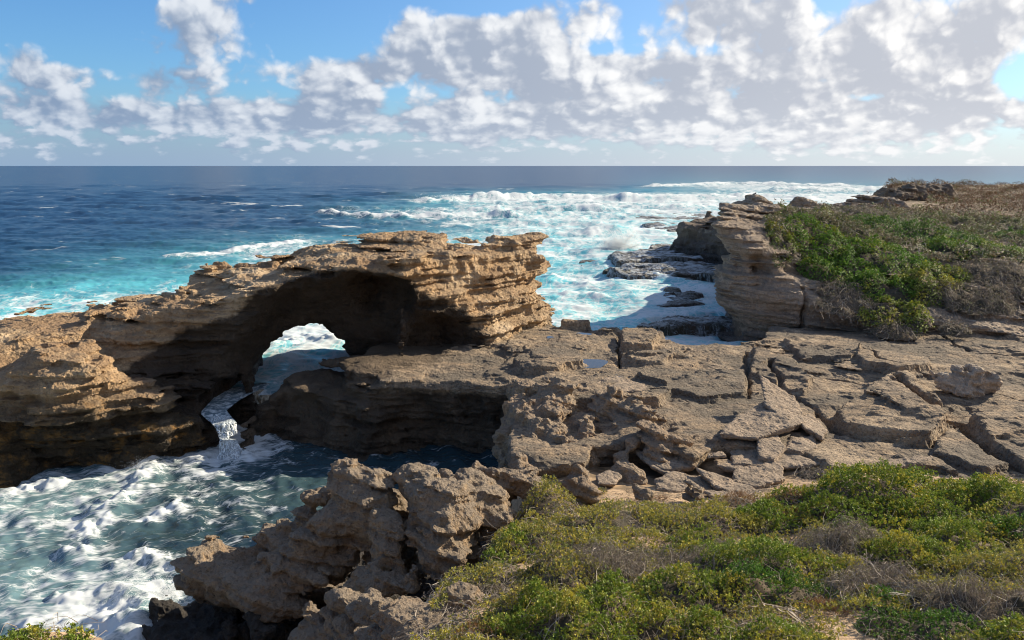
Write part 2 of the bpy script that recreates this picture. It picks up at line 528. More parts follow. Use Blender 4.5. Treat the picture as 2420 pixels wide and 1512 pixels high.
FT_ = cols([(-250, 1200, 33.5), (0, 1165, 37.4), (190, 1130, 40.0), (230, 1120, 42.0), (400, 1100, 44.5), (560, 1080, 47), (760, 1010, 49), (960, 960, 48.5),
           (1165, 842, 49.3), (1240, 810, 54.0), (1310, 775, 58.5), (1345, 790, 60.5), (1400, 900, 62)])
E1 = Wd(800, 850, 46.5)
E2 = Wd(1030, 840, 47.5)
CH = [Wz(655, 905, 0.1) , Wz(592, 912, .05), Wz(535, 945, 0.0), Wz(500, 975, -.05), Wz(535, 1000, -.15)]
def arch_base(X, Y, Z):
    zr = np.interp(X, R[:, 0], R[:, 2])
    yr = np.interp(X, R[:, 0], R[:, 1])
    zl = np.interp(X, LP_[:, 0], LP_[:, 2])
    yl = np.interp(X, LP_[:, 0], LP_[:, 1])
    yf = np.interp(X, FT_[:, 0], FT_[:, 1])
    yl = np.minimum(yl, yr - .4)
    t = np.clip((Y - yl) / (yr - yl), -.5, 1)
    top = zl + (zr - zl) * t - .25 * np.maximum(0, Y - yr)
    s = np.clip((Z + 2) / (zl + 2), 0, 1)
    yface = yf + (yl - yf) * s ** 1.3
    slope = np.interp(X, [-8, -5.5, 3, 6], [0, .9, 1.5, .8])
    k = 1 / np.sqrt(1 + slope ** 2)
    # the right end narrows below the prow
    under = np.interp(X, [-1, 1.5, 3.5], [0, .6, 1.0]) * 1.1 * np.exp(-((Z - 6.2) / 1.8) ** 2)
    ff = (yface + under - Y) * k
    back = yr + np.interp(X, [-30, -22, -8, 0, 3.5], [5, 4, 4.5, 3.0, 1.0]) + np.maximum(0, 4 - Z) * .25
    fb = Y - back
    f = smax(smax(Z - top, ff, .35), fb, .6)
    # the overhanging prow at the right end
    f = smin(f, seg_d(X, Y, Z * 1.0, Wd(1170, 590, 57.5), Wd(1292, 553, 60), .75, .30), .5)
    ends = [(1300, 535), (1298, 560), (1262, 574), (1232, 592), (1262, 608), (1290, 628), (1262, 655), (1252, 690), (1292, 715), (1286, 745), (1312, 770), (1318, 800), (1330, 860)]
    EX = np.array([Wd(a, b, 60) for a, b in ends])[::-1]
    f = smax(f, (X - np.interp(Z, EX[:, 2], EX[:, 0])) * .8, .2)
    # bench of ochre rock at the foot of the left leg
    for (u, v, d, r) in ((300, 1010, 42.5, (3.3, 2.4, 2.7)), (430, 1010, 44.0, (2.6, 1.7, 2.2)), (370, 945, 44.6, (2.2, 1.5, 1.5)), (150, 960, 41.5, (3.0, 2.6, 3.4)), (470, 1045, 44.6, (1.5, 1.3, 1.9))):
        c = Wd(u, v, d)
        f = smin(f, ell(X, Y, Z, c, r), .5)
    return f
def arch_cut(X, Y, Z):
    # vault under the lip, its right lobe, the hole itself and the channel
    dom = ell(X, Y, Z, (E1[0] + .2, 45.6, 1.9), (7.0, 6.3, 5.9))
    lob = ell(X, Y, Z, (E2[0] + .1, 47.0, 1.9), (4.1, 4.9, 4.0))
    l2 = ell(X, Y, Z, (Wd(880, 740, 48)[0], 49.2, 5.6), (2.3, 2.6, 1.7))
    hc = Wd(722, 905, 52)[0]
    hx = (X - hc - .25 - (Y - 52) * (hc / 52)) / 3.65
    hz = (Z + .3) / 4.0
    hole = np.maximum((np.sqrt(hx ** 2 + hz ** 2) - 1) * 3.3, 46 - Y)
    c = smin(smin(dom, lob, .25), l2, .3)
    c = smax(c, -ell(X, Y, Z, Wd(940, 790, 47.2), (.55, 2.4, 2.6)), .35)
    c = smin(c, hole, .5)
    for a, b in zip(CH[:-1], CH[1:]):
        aa, bb = a.copy(), b.copy()
        aa[2] += .35
        bb[2] += .35
        c = np.minimum(c, seg_d(X, Y, Z, aa, bb, .85))
    return c
def arch_detail(P, f):
    r = rock_detail(.42, .34, .13, 0.0, (.05, -.02))(P, f)
    # break the top into rubble steps
    r = r + .16 * np.tanh(3 * vnoise(P, 1.3, 12))
    c = arch_cut(*P) + .55 * fbm(P, .45, 5, .56, 33) + strata(P, (.05, -.02), 1.0, 3, .07)
    return np.maximum(f + r, -c) - f
def arch_full(X, Y, Z):
    f = arch_base(X, Y, Z)
    return np.maximum(f, -(arch_cut(X, Y, Z)))
def build_arch():
    def det(P, f):
        b0 = arch_base(*P)
        return arch_detail(P, b0) + b0 - f
    V, F = volume(((-36, 5.5), (31.5, 66), (-3, 11.0)), .105, arch_full, det, 1.1, rock_disp(.07, .03, 1.0, .05, .05))
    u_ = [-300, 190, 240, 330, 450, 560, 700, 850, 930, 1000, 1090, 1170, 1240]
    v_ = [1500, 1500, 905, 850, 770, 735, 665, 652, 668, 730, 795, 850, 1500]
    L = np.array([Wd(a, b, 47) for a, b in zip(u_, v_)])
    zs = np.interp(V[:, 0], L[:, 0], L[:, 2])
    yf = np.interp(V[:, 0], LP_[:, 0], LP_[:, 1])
    st = sst(zs - V[:, 2], -.5, .7) * sst(V[:, 1] - yf, -6.0, -1.5)  # dark rock of vault and left wall, with their shade painted into the colour
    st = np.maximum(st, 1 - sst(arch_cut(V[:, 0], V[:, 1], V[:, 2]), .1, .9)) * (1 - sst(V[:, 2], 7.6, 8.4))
    o = mesh_obj('rock_arch', V, F, M_ARCH, attrs={'stain_shade': ('FLOAT', 'POINT', st)})
    tag(o, 'long tan limestone arch with a wave-cut hole standing between open sea and small cove', 'rock arch')
build_arch()

# ------------------------------------------------------------------ rock platform
def xy(u, v, z):
    p = Wz(u, v, z)
    return (p[0], p[1])
PL_OUT = [xy(575, 985, .2), xy(560, 962, .6), xy(640, 925, .9), xy(750, 925, 1.4), xy(860, 916, 2.2), xy(960, 900, 2.3), xy(1060, 893, 2.4), xy(1200, 902, 2.4),
          xy(1212, 960, 2.4), xy(1205, 1010, 2.4), xy(1198, 1085, 2.3), xy(1290, 1105, 2.2), xy(1385, 1090, 2.3), xy(1400, 1045, 2.4), xy(1560, 1040, 2.4), xy(1640, 1085, 2.3), xy(1700, 1045, 2.4), xy(1900, 1065, 2.4), xy(1965, 1095, 2.5), xy(2210, 1100, 2.6), xy(2440, 1170, 2.7), xy(2700, 1210, 2.8), (70, 22), (70, 75), (34, 72), (26, 62), (20.0, 60.5),
          xy(1800, 822, 2.0), xy(1620, 826, 2.2), xy(1570, 806, 2.2), xy(1562, 782, 2.2), xy(1490, 776, 2.3), xy(1392, 768, 2.5),
          xy(1318, 766, 2.5), (1, 60), (-4, 58), (-8, 54), xy(860, 872, 1.6), xy(770, 878, 1.5), xy(690, 872, 1.4), xy(640, 890, .9), xy(600, 925, .4)]
# cracks and steps of the platform: photographed polylines laid on its surface
def pl_line(pts, z=2.4):
    return [xy(u, v, z) for u, v in pts]
CRACKS = [(pl_line([(2120, 920), (2200, 985), (2260, 1000), (2300, 1030), (2350, 1075), (2400, 1120), (2440, 1160)]), .22, 1.3),
          (pl_line([(2205, 1060), (2225, 1030), (2260, 1003)]), .12, .6), (pl_line([(2225, 985), (2110, 925)]), .10, .5),
          (pl_line([(1465, 785), (1462, 850), (1470, 870)]), .12, .7), (pl_line([(1765, 830), (1768, 900), (1765, 930)]), .15, .5),
          (pl_line([(1380, 870), (1580, 850), (1620, 830)]), .07, .3), (pl_line([(1960, 985), (1985, 1020), (2060, 1045), (2200, 1060)]), .30, 1.0),
          (pl_line([(1890, 870), (1990, 890), (2100, 905)]), .10, .4), (pl_line([(2340, 930), (2419, 955), (2500, 960)]), .06, .3),
          (pl_line([(2040, 830), (2090, 870), (2200, 890)]), .12, .5), (pl_line([(1480, 940), (1560, 930), (1620, 945)]), .08, .3),
          (pl_line([(1820, 860), (1850, 920), (1900, 940), (1960, 985)]), .20, .6), (pl_line([(2210, 790), (2300, 830), (2419, 850)]), .10, .4)]
def line_d(X, Y, pts):
    d = None
    for a, b in zip(pts[:-1], pts[1:]):
        ex, ey = b[0] - a[0], b[1] - a[1]
        t = np.clip(((X - a[0]) * ex + (Y - a[1]) * ey) / (ex * ex + ey * ey), 0, 1)
        q = np.sqrt((X - a[0] - ex * t) ** 2 + (Y - a[1] - ey * t) ** 2)
        d = q if d is None else np.minimum(d, q)
    return d
SLABS = [  # raised plates: outline, height
    (pl_line([(1960, 985), (2090, 915), (2150, 910), (2225, 985), (2235, 1010), (2190, 1062), (2070, 1045), (1985, 1018)]), .55),
    (pl_line([(2015, 838), (2090, 828), (2190, 850), (2200, 875), (2120, 890), (2035, 868)]), .35),
    (pl_line([(2240, 1000), (2330, 1090), (2390, 1110), (2330, 1125), (2200, 1085), (2215, 1040)]), .25),
    (pl_line([(2290, 1000), (2500, 1000), (2600, 1180), (2440, 1140), (2340, 1060)]), .35),
    (pl_line([(1210, 860), (1290, 838), (1370, 845), (1380, 870), (1300, 885), (1230, 880)]), .30),
    (pl_line([(1465, 790), (1540, 785), (1560, 800), (1540, 830), (1470, 830)]), .45),
    (pl_line([(1480, 850), (1590, 838), (1615, 845), (1560, 862), (1490, 862)]), .25),
    (pl_line([(1500, 905), (1590, 885), (1760, 880), (1765, 930), (1640, 940), (1560, 925)]), .32),
    (pl_line([(1780, 830), (1860, 850), (1915, 895), (1900, 930), (1830, 900), (1770, 880)]), .30),
    (pl_line([(1850, 810), (2000, 808), (2060, 820), (2010, 850), (1900, 850)]), .25),
    (pl_line([(1215, 915), (1300, 895), (1500, 900), (1580, 930), (1560, 960), (1330, 950)]), .45),
    (pl_line([(1330, 760), (1390, 758), (1392, 775), (1325, 778)]), .55)]
def noise2(X, Y, f, o=0):
    z = np.zeros_like(X + Y, dtype=np.float32)
    return vnoise([X + z, Y + z, z], f, o)
def plat_h(X, Y):
    z0 = np.zeros_like(X + Y, dtype=np.float32)
    P = [X + z0, Y + z0, z0]
    h = 2.28 + .08 * fbm(P, .16, 3, .5, 4)
    # lower where the channel comes through the arch
    h = h - 2.0 * (1 - sst(X, -15.5, -12.5)) - .75 * (1 - sst(X, -13.0, -8.0))
    # rises to the right and back, where sand lies against the cliff
    h = h + .35 * sst(X - .35 * (Y - 45), 16, 34) - .5 * sst(Y, 56, 60) * sst(X, 19, 22)
    # plates: a slightly tilted block pattern of its own
    c = cells(P, .20, 3.0, 2, (1, 1.3, 1))
    c1 = cells(P, .20, 3.0, 1, (1, 1.3, 1))
    h = h + .04 * vnoise(P, .33, 21) + .24 * np.round(vnoise([P[0] + .7 * vnoise(P, .5, 3), P[1], P[2]], .17, 31) * 3.2) / 3.2 + .13 * np.round(vnoise([P[0] + .3 * vnoise(P, 1.6, 3), P[1] + .3 * vnoise(P, 1.6, 7), P[2]], .62, 37) * 2.6) / 2.6 + .07 * np.round(vnoise([P[0] * .7, P[1] * 1.4, P[2]], 1.7, 39) * 2.2) / 2.2
    h = h - .14 * (1 - sst(c, .012, .04)) * (.3 + .7 * (vnoise(P, .3, 66) > 0))
    for o, hh in SLABS:
        d = poly_sd(X + .25 * noise2(X, Y, .9, 5), Y + .25 * noise2(X, Y, .9, 8), o)
        h = h + hh * 1.25 * (1 - sst(d, -.10, .08))
    for ln, w, dp in CRACKS:
        d = line_d(X + .22 * noise2(X, Y, .8, 1), Y + .22 * noise2(X, Y, .8, 2), ln)
        h = h - dp * (1 - sst(d, w * .35, w * 1.0))
    h = h + .03 * fbm(P, 1.1, 3, .6, 17)
    # the ground dips under the bushes and drops towards the gully
    return h
def build_platform():
    q = .105
    ax = np.float32(-19) + np.arange(int(65 / q), dtype=np.float32) * np.float32(q)
    ay = np.float32(26) + np.arange(int(38 / q), dtype=np.float32) * np.float32(q)
    GX, GY = np.meshgrid(ax, ay, indexing='ij')
    H = plat_h(GX, GY).astype(np.float32)
    SD = poly_sd(GX, GY, PL_OUT).astype(np.float32)
    def base(X, Y, Z):
        i = np.clip(((X - ax[0]) / q).round().astype(int), 0, len(ax) - 1)
        j = np.clip(((Y - ay[0]) / q).round().astype(int), 0, len(ay) - 1)
        hh = H[i[:, 0, 0]][:, j[0, :, 0]][:, :, None]
        sd = SD[i[:, 0, 0]][:, j[0, :, 0]][:, :, None]
        # undercut below the rim
        uc = .7 * np.exp(-((Z - .3) / 1.1) ** 2) + .25 * np.exp(-((Z + 1.2) / .6) ** 2)
        return smax(Z - hh, sd + uc, .12)
    def det(P, f):
        top = sst(P[2], 1.0, 2.2)
        top = top * sst(P[0], -8.5, -4)
        r = -(.42 + .3 * (1 - sst(P[2], .6, 1.8)) * (P[0] < 1)) * (1 - .8 * top) * fbm(P, .6, 4, .52, 8.0)
        r = r + strata(P, (.06, .05), 1.0, 8.0, .26) * (1 - .6 * top)
        r = r + .08 * (1 - .75 * top) * np.maximum(0, .55 - cells(P, 1.5, 4)) * 2.2
        return r
    dd = rock_disp(.06, .03, 6.0, .03, .045)
    V, F = volume(((-19, 45), (26, 63.5), (-3, 4.2)), q, base, det, 1.0, lambda P, N: dd(P, N) * (1 - .5 * sst(N[:, 2], .6, .95)))
    # the part that runs on under the land is flat ground: cut away what lies below it
    keep = ~((V[F].max(axis=1)[:, 2] < .5) & (V[F].mean(axis=1)[:, 0] > 4) & (V[F].mean(axis=1)[:, 1] < 40))
    sd = poly_sd(V[:, 0], V[:, 1], PL_OUT)
    st = (1 - sst(V[:, 2], 1.0, 1.9)) * (1 - sst(V[:, 0], 0, 2)) + .8 * (1 - sst(V[:, 0] - (V[:, 1] - 43) * .5, -9, -4)) * (V[:, 1] > 38)  # darker low on the left cliff and back towards the arch
    o = mesh_obj('rock_platform', V, F[keep], M_PLAT, attrs={'stain_shade': ('FLOAT', 'POINT', np.clip(st, 0, 1))})
    tag(o, kind='structure')
build_platform()
# ------------------------------------------------------------------ land heights
def rbf(pts):
    A = np.asarray(pts, float)
    def phi(r2):
        return r2 * np.log(r2 + 1e-6) * .5
    sx = A[:, 0] / 50
    sy = A[:, 1] / 50
    K = phi((sx[:, None] - sx) ** 2 + (sy[:, None] - sy) ** 2) + np.eye(len(A)) * 2e-3
    Pm = np.stack([np.ones(len(A)), sx, sy], 1)
    M = np.block([[K, Pm], [Pm.T, np.zeros((3, 3))]])
    w = np.linalg.solve(M, np.concatenate([A[:, 2], np.zeros(3)]))
    def fn(X, Y):
        X = X / 50
        Y = Y / 50
        r = w[-3] + w[-2] * X + w[-1] * Y
        for i in range(len(A)):
            r = r + w[i] * phi((X - sx[i]) ** 2 + (Y - sy[i]) ** 2)
        return r
    return fn
HP = [Wz(1820, 815, 2.4), Wz(2000, 793, 2.6), Wz(2200, 785, 2.8), Wz(2419, 800, 2.8), Wz(2300, 785, 2.8), Wz(2100, 788, 2.7), Wz(2419, 770, 3.0),
      Wd(1715, 535, 63), Wd(1760, 515, 66), Wd(1850, 505, 70), Wd(1820, 540, 64), Wd(1750, 497, 80), Wd(1900, 492, 95), Wd(2000, 490, 100),
      Wd(2419, 520, 100), Wd(2419, 495, 120), Wd(1900, 620, 64), Wd(1930, 690, 60), Wd(2050, 720, 57.5), Wd(2300, 690, 58.5), Wd(2600, 690, 58), Wd(2600, 790, 53), Wd(2200, 620, 66), Wd(2200, 700, 57.2),
      Wd(2419, 610, 72), Wd(2419, 685, 58.5), Wd(2300, 540, 88), Wd(2100, 520, 88), Wd(2250, 490, 125), Wd(2419, 470, 140), Wd(2075, 480, 128),
      Wd(2085, 462, 168), Wd(2200, 452, 175), Wd(2419, 442, 185), Wd(1990, 482, 125), Wd(1850, 488, 112), (80, 60, 8), (110, 90, 11), (140, 140, 12), (200, 220, 9.5), (150, 250, 8.5),
      (32, 112, 7.8), (26, 108, 7.2), (60, 140, 8.6), (50, 50, 4.5), (90, 180, 9.6)]
HP = [(float(p[0]), float(p[1]), float(p[2]) - (.8 if p[1] > 75 else 0) - (.6 if 100 < p[1] < 130 and p[0] < 45 else 0)) for p in HP]
head_f = rbf(HP)
COAST = [(19, 59.5), (17.6, 61.5), (16.9, 63.5), (17.3, 66), (18.6, 70), (24, 85), (28, 99), (25, 106), (22.6, 110), (22.0, 114), (24, 120), (32, 126), (45, 131),
         (58, 141), (66, 152), (74, 163), (86, 190), (120, 250), (300, 330), (300, 20), (45, 20), (45, 47), (30, 55)]
def head_h(X, Y):
    z0 = np.zeros_like(X + Y, dtype=np.float32)
    P = [X + z0, Y + z0, z0]
    return head_f(X, Y) + .35 * fbm(P, .12, 4, .5, 40) + .8 * sst(Y, 90, 140) * fbm(P, .05, 4, .5, 43)
def cliff_volume(name, bounds, vs, mat, off, lay, lump, under):
    ax = np.arange(bounds[0][0], bounds[0][1] + vs, vs, dtype=np.float32)
    ay = np.arange(bounds[1][0], bounds[1][1] + vs, vs, dtype=np.float32)
    GX, GY = np.meshgrid(ax, ay, indexing='ij')
    H = head_h(GX, GY).astype(np.float32)
    SD = poly_sd(GX, GY, COAST).astype(np.float32)
    def base(X, Y, Z):
        i = np.clip(((X - ax[0]) / vs).round().astype(int), 0, len(ax) - 1)[:, 0, 0]
        j = np.clip(((Y - ay[0]) / vs).round().astype(int), 0, len(ay) - 1)[0, :, 0]
        hh = H[i][:, j][:, :, None]
        sd = SD[i][:, j][:, :, None]
        return smax(Z - hh, sd + under(X, Y, Z), .25)
    def det(P, f):
        return rock_detail(lump, lay, .1, off, (.09, .03), .4)(P, f)
    V, F = volume(bounds, vs, base, det, 1.2, rock_disp(.07, .04, off, .07, .04, (.09, .03)))
    return mesh_obj(name, V, F, mat)
def under1(X, Y, Z):
    # lower block stands forward, the upper wall is set back and leans out at its top
    low = .9 * sst(Z, 4.4, 5.2) * sst(X, 18.2, 19.2)
    foot = .9 * np.exp(-((Z - 1.4) / 1.0) ** 2)
    waist = .5 * np.exp(-((Z - 6.6) / .6) ** 2) - .55 * sst(Z, 7.6, 9.5)
    cr = .9 * np.exp(-((X - 21.9) / .16) ** 2) * (1 - sst(Z, 4.8, 5.2))
    return low + foot + waist + cr
def build_cliffs():
    o = cliff_volume('sea_cliff', ((14.5, 42), (51.5, 78), (-1.2, 11.0)), .14, M_CLIFF, 60.0, .34, .38, under1)
    tag(o, kind='structure')
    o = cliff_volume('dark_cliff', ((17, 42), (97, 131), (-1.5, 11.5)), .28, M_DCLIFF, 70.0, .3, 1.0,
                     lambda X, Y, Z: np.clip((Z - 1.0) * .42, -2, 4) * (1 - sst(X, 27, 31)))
    tag(o, kind='structure')
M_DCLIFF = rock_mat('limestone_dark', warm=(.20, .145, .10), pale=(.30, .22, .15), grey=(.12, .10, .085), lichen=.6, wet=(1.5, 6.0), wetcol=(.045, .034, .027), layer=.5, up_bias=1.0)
build_cliffs()

# soil and sand
def soil_mat(name, sand=(.46, .33, .21), dark=(.16, .12, .08), k=.5, rock=None, heath=None):
    m = bpy.data.materials.new(name)
    m.use_nodes = True
    N = NT(m.node_tree)
    b = m.node_tree.nodes['Principled BSDF']
    P = N.n('ShaderNodeNewGeometry').outputs['Position']
    a = N.noise(P, .9, 8, .65)
    c = N.mix(N.step(a, k - .08, k + .10), sand, dark)
    f = N.noise(P, 22.0, 4, .7)
    c = N.mix(N.step(f, .56, .68), c, tuple(x * .45 for x in dark))
    c = N.mix(.5, c, N.mix(f, (.7, .7, .7), (1.25, 1.25, 1.25)), 'MULTIPLY')
    N.l(c, b.inputs['Base Color'])
    b.inputs['Roughness'].default_value = .95
    b.inputs['Specular IOR Level'].default_value = .15
    bp = N.n('ShaderNodeBump')
    bp.inputs['Strength'].default_value = .8
    N.l(N.m('ADD', N.m('MULTIPLY', f, .03), N.m('MULTIPLY', N.noise(P, 3.0, 8, .65), .14)), bp.inputs['Height'])
    N.l(bp.outputs[0], b.inputs['Normal'])
    return m
M_SAND = soil_mat('sandy_soil', k=.52)
M_HEATH = soil_mat('heath_soil', sand=(.30, .23, .16), dark=(.13, .10, .07), k=.45)
M_SANDROCK = soil_mat('sand_face', sand=(.36, .27, .185), dark=(.20, .16, .12), k=.55)
def hfield(name, ax, ay, fn, mat, drop=None):
    GX, GY = np.meshgrid(ax.astype(np.float32), ay.astype(np.float32), indexing='ij')
    H = fn(GX, GY)
    V = np.stack([GX, GY, H], -1).reshape(-1, 3)
    n, k = len(ax), len(ay)
    i = np.arange(n * k).reshape(n, k)
    F = np.stack([i[:-1, :-1], i[1:, :-1], i[1:, 1:], i[:-1, 1:]], -1).reshape(-1, 4)
    if drop is not None:
        F = F[~drop(V[F].mean(axis=1))]
    return mesh_obj(name, V, F, mat)
def build_headland():
    ax = np.concatenate([np.arange(14, 60, .35), np.arange(60, 120, .8), np.arange(120, 300, 4)])
    ay = np.concatenate([np.arange(46, 100, .35), np.arange(100, 200, .8), np.arange(200, 330, 4)])
    def fn(X, Y):
        h = head_h(X, Y)
        sd = poly_sd(X + 1.5 * noise2(X, Y, .25, 3), Y + 1.5 * noise2(X, Y, .25, 6), COAST)
        vol = ((X < 41.5) & (Y < 77.5)) | ((X < 41.5) & (Y > 97.5) & (Y < 130.5))
        h = h - np.where(vol, .55, 0)
        edge = 1 - sst(sd, -2.2, -.3)
        z0 = np.zeros_like(h)
        rough = .5 * fbm([X, Y, z0], .5, 4, .55, 3) * sst(sd, -12, -4)
        return (h + rough) * edge + -3.0 * (1 - edge) - np.where(vol & (sd > -3), 3, 0)
    o = hfield('headland', ax, ay, fn, M_HEATH)
    tag(o, kind='structure')
build_headland()
def dune_h(X, Y):
    z0 = np.zeros_like(X + Y, dtype=np.float32)
    P = [X + z0, Y + z0, z0]
    h = np.interp(Y, [-14, 0, 4, 8, 13, 20, 26, 29, 32, 36], [17, 12.3, 9.6, 7.2, 5.5, 3.65, 2.35, 1.75, 1.35, 1.1])
    h = h + .55 * sst(X, 6, 14) * sst(Y, 18, 26) - .65 * (1 - sst(X, -3.2, -.6)) * sst(Y, 9, 13)
    h = h + .25 * fbm(P, .25, 4, .5, 50) * sst(Y, 6, 12)
    edge = np.interp(Y, [9, 10.5, 12.2, 14, 18.0, 19.8, 27], [-22, -9, -4.8, -3.4, -2.7, -1.2, -.2])
    k = sst(X + .8 * noise2(X, Y, .6, 4), edge - 1.3, edge + .9)
    g = sst(np.exp(-((X + 7.5) / 1.6) ** 2 - ((Y - 11.6) / .9) ** 2), .2, .7)
    return np.maximum(h * k - 3.0 * (1 - k), 6.35 * g - 3.0 * (1 - g))
def build_dune():
    o = hfield('sandy_ground', np.concatenate([np.arange(-26, 22, .16), np.arange(22, 70, .8)]), np.concatenate([np.arange(-14, 6, .8), np.arange(6, 36.5, .16)]), dune_h, M_SAND,
               drop=lambda c: (c[:, 0] < -.5) & (c[:, 1] > 27))
    tag(o, kind='structure')
build_dune()

# ------------------------------------------------------------------ crags, boulders and slabs
def crag(name, label, cat, caps, vs=.062, mat=None, off=0.0, lump=.32, lay=.14, pit=.14, lf=.8, k=.28, group=None, cuts=(), fine=(.07, .035), kind=None):
    P0 = [(Wd(*c[0:3]), c[3], Wd(*c[4:7]), c[7]) for c in caps]
    pts = np.array([p for a, r, b, s in P0 for p in (a - max(r, s), a + max(r, s), b - max(r, s), b + max(r, s))])
    lo, hi = pts.min(0) - .45, pts.max(0) + .45
    CU = [(Wd(*c[0:3]), c[3:]) for c in cuts]
    def base(X, Y, Z):
        f = None
        for a, r, b, s in P0:
            d = seg_d(X, Y, Z, a, b, r, s)
            f = d if f is None else smin(f, d, k)
        for c, r in CU:
            f = smax(f, -ell(X, Y, Z, c, r), .12)
        return f
    def det(P, f):
        return (rock_detail(lump, lay, pit, off, (.25, .1), lf)(P, f) + .10 * (.5 - ridged(P, 1.7, 2, .5, off)))
    V, F = volume(tuple(zip(lo, hi)), vs, base, det, .9, rock_disp(fine[0], fine[1], off, .02, .05, (.25, .1)))
    o = mesh_obj(name, V, F, mat or M_CRAG)
    if kind:
        return tag(o, kind=kind)
    return tag(o, label, cat, group or {'limestone_crag': 'crags above the cove', 'weathered_outcrop': 'outcrops at the platform edge', 'rocky_knoll': 'rock knolls on the headland', 'wet_rock': 'wet black rock fangs'}.get(name))
def build_crags():
    crag('limestone_crag', 'long grey and tan crag leaning out over the churning cove with a pointed peak', 'rock', [
        (820, 1118, 26, .42, 850, 1215, 25, .9), (765, 1175, 26.2, .45, 600, 1315, 25.6, .55), (790, 1230, 25.9, .8, 640, 1330, 25.4, .8), (560, 1320, 25.3, .6, 520, 1370, 25.0, .7), (850, 1215, 25, .95, 640, 1370, 24, .85),
        (505, 1305, 25.2, .42, 470, 1365, 24.7, .6), (470, 1355, 24.6, .62, 640, 1392, 23.6, .72), (640, 1392, 23.6, .72, 760, 1360, 23.2, .5),
        (893, 1160, 25.2, .30, 880, 1250, 24.6, .5), (860, 1270, 24.6, .6, 790, 1330, 24.5, .8), (560, 1400, 25.5, .8, 760, 1420, 25.5, .9)],
        off=1.0, lump=.29, lay=.20, cuts=((770, 1340, 22.6, .75, .7, .42), (640, 1430, 22.7, .6, .4, .22), (880, 1160, 24.3, .22, .8, .3)))
    crag('limestone_crag', 'bulky dark grey crag beside the bushes with a tan overhang at its foot', 'rock', [
        (985, 1135, 25.5, .55, 1040, 1205, 24.0, 1.0), (1040, 1205, 24.0, 1.05, 1060, 1300, 22.6, .85), (1060, 1300, 22.6, .8, 1085, 1360, 21.6, .42),
        (975, 1205, 24.2, .45, 990, 1270, 23.2, .5), (1110, 1150, 25.4, .6, 1150, 1210, 24.6, .8), (1010, 1260, 24.6, .9, 1100, 1330, 23.8, .8)],
        off=11.0, lump=.30, cuts=((1075, 1375, 20.9, .5, .5, .25), (960, 1150, 24.0, .3, .5, .3)))
    crag('limestone_crag', 'low jagged crag with a small peak at the mouth of the shaded inlet', 'rock', [
        (1122, 1100, 27.5, .34, 1140, 1170, 26.6, .7), (1040, 1115, 27, .34, 1090, 1170, 26.3, .7), (1150, 1150, 27, .6, 1260, 1150, 26.6, .6),
        (1230, 1110, 28.3, .38, 1270, 1180, 26.3, .5)], off=21.0, lump=.34)
    crag('limestone_crag', 'dark hollowed crag in the shade between the two large crags', 'rock', [
        (905, 1245, 23.6, .4, 915, 1300, 23.0, .42), (860, 1370, 22.6, .5, 930, 1350, 22.6, .5), (900, 1385, 22.2, .45, 970, 1375, 22.0, .4), (930, 1190, 26.0, .55, 935, 1330, 25.0, .9), (935, 1330, 25.0, .9, 905, 1300, 23.4, .4)],
        off=31.0, lump=.3, cuts=((905, 1335, 22.2, .3, .5, .2),))
    crag('limestone_crag', 'knobbly grey crag in front with a saddle between two horns', 'rock', [
        (740, 1440, 20.5, .26, 750, 1510, 20, .55), (800, 1425, 20.3, .20, 800, 1490, 19.7, .5), (850, 1470, 19.4, .42, 870, 1560, 18.6, .5), (720, 1540, 20, .7, 850, 1580, 18.6, .8)],
        off=41.0, lump=.28, vs=.07)
    crag('limestone_crag', 'rounded dark grey rock at the bottom edge beside the nearest bush', 'rock', [
        (950, 1462, 16.2, .36, 1010, 1500, 15.4, .62), (1010, 1465, 15.6, .5, 1100, 1425, 16.0, .5), (920, 1520, 15.8, .6, 1080, 1530, 14.8, .85), (870, 1500, 16.4, .35, 930, 1490, 16.2, .4)],
        off=51.0, lump=.2, vs=.06)
    crag('limestone_crag', 'low tan rock ledge crossing the sand at the gully mouth', 'rock', [
        (870, 1440, 19.2, .26, 935, 1455, 18.8, .28), (800, 1430, 20.2, .3, 870, 1440, 19.2, .3)], off=57.0, lump=.18, vs=.06)
    # formation on the platform edge
    crag('weathered_outcrop', 'honeycombed orange and grey outcrop standing on the corner of the rock platform', 'rock', [
        (1225, 925, 41, .55, 1330, 950, 38, .9), (1240, 980, 39, 1.0, 1300, 1060, 34, 1.0), (1300, 1060, 34.5, 1.0, 1370, 1100, 32.5, .75),
        (1322, 935, 38.5, .4, 1310, 1000, 36.5, .9), (1385, 985, 35.5, .30, 1390, 1045, 34, .42), (1250, 1090, 33.5, .9, 1330, 1130, 31.5, .5), (1410, 1060, 34, .5, 1350, 1100, 33, .8),
        (1230, 1040, 37, 1.2, 1240, 1110, 35, 1.2)],
        vs=.075, mat=M_OUT, off=61.0, lump=.42, lay=.12, pit=.30, lf=1.0, cuts=((1350, 1010, 33.5, .5, .9, .6), (1300, 1110, 31.4, .4, .6, .3)))
    crag('weathered_outcrop', 'overhanging layered ledge with an orange hollow under it on the platform', 'rock', [
        (1420, 950, 37.5, .6, 1530, 985, 35, .55), (1500, 975, 36, .6, 1440, 1060, 34.3, .5), (1440, 960, 37, .8, 1560, 1010, 35.5, .5)],
        vs=.075, mat=M_OUT, off=66.0, lump=.3, lay=.22, cuts=((1445, 1030, 33.6, .8, 1.2, .75),))
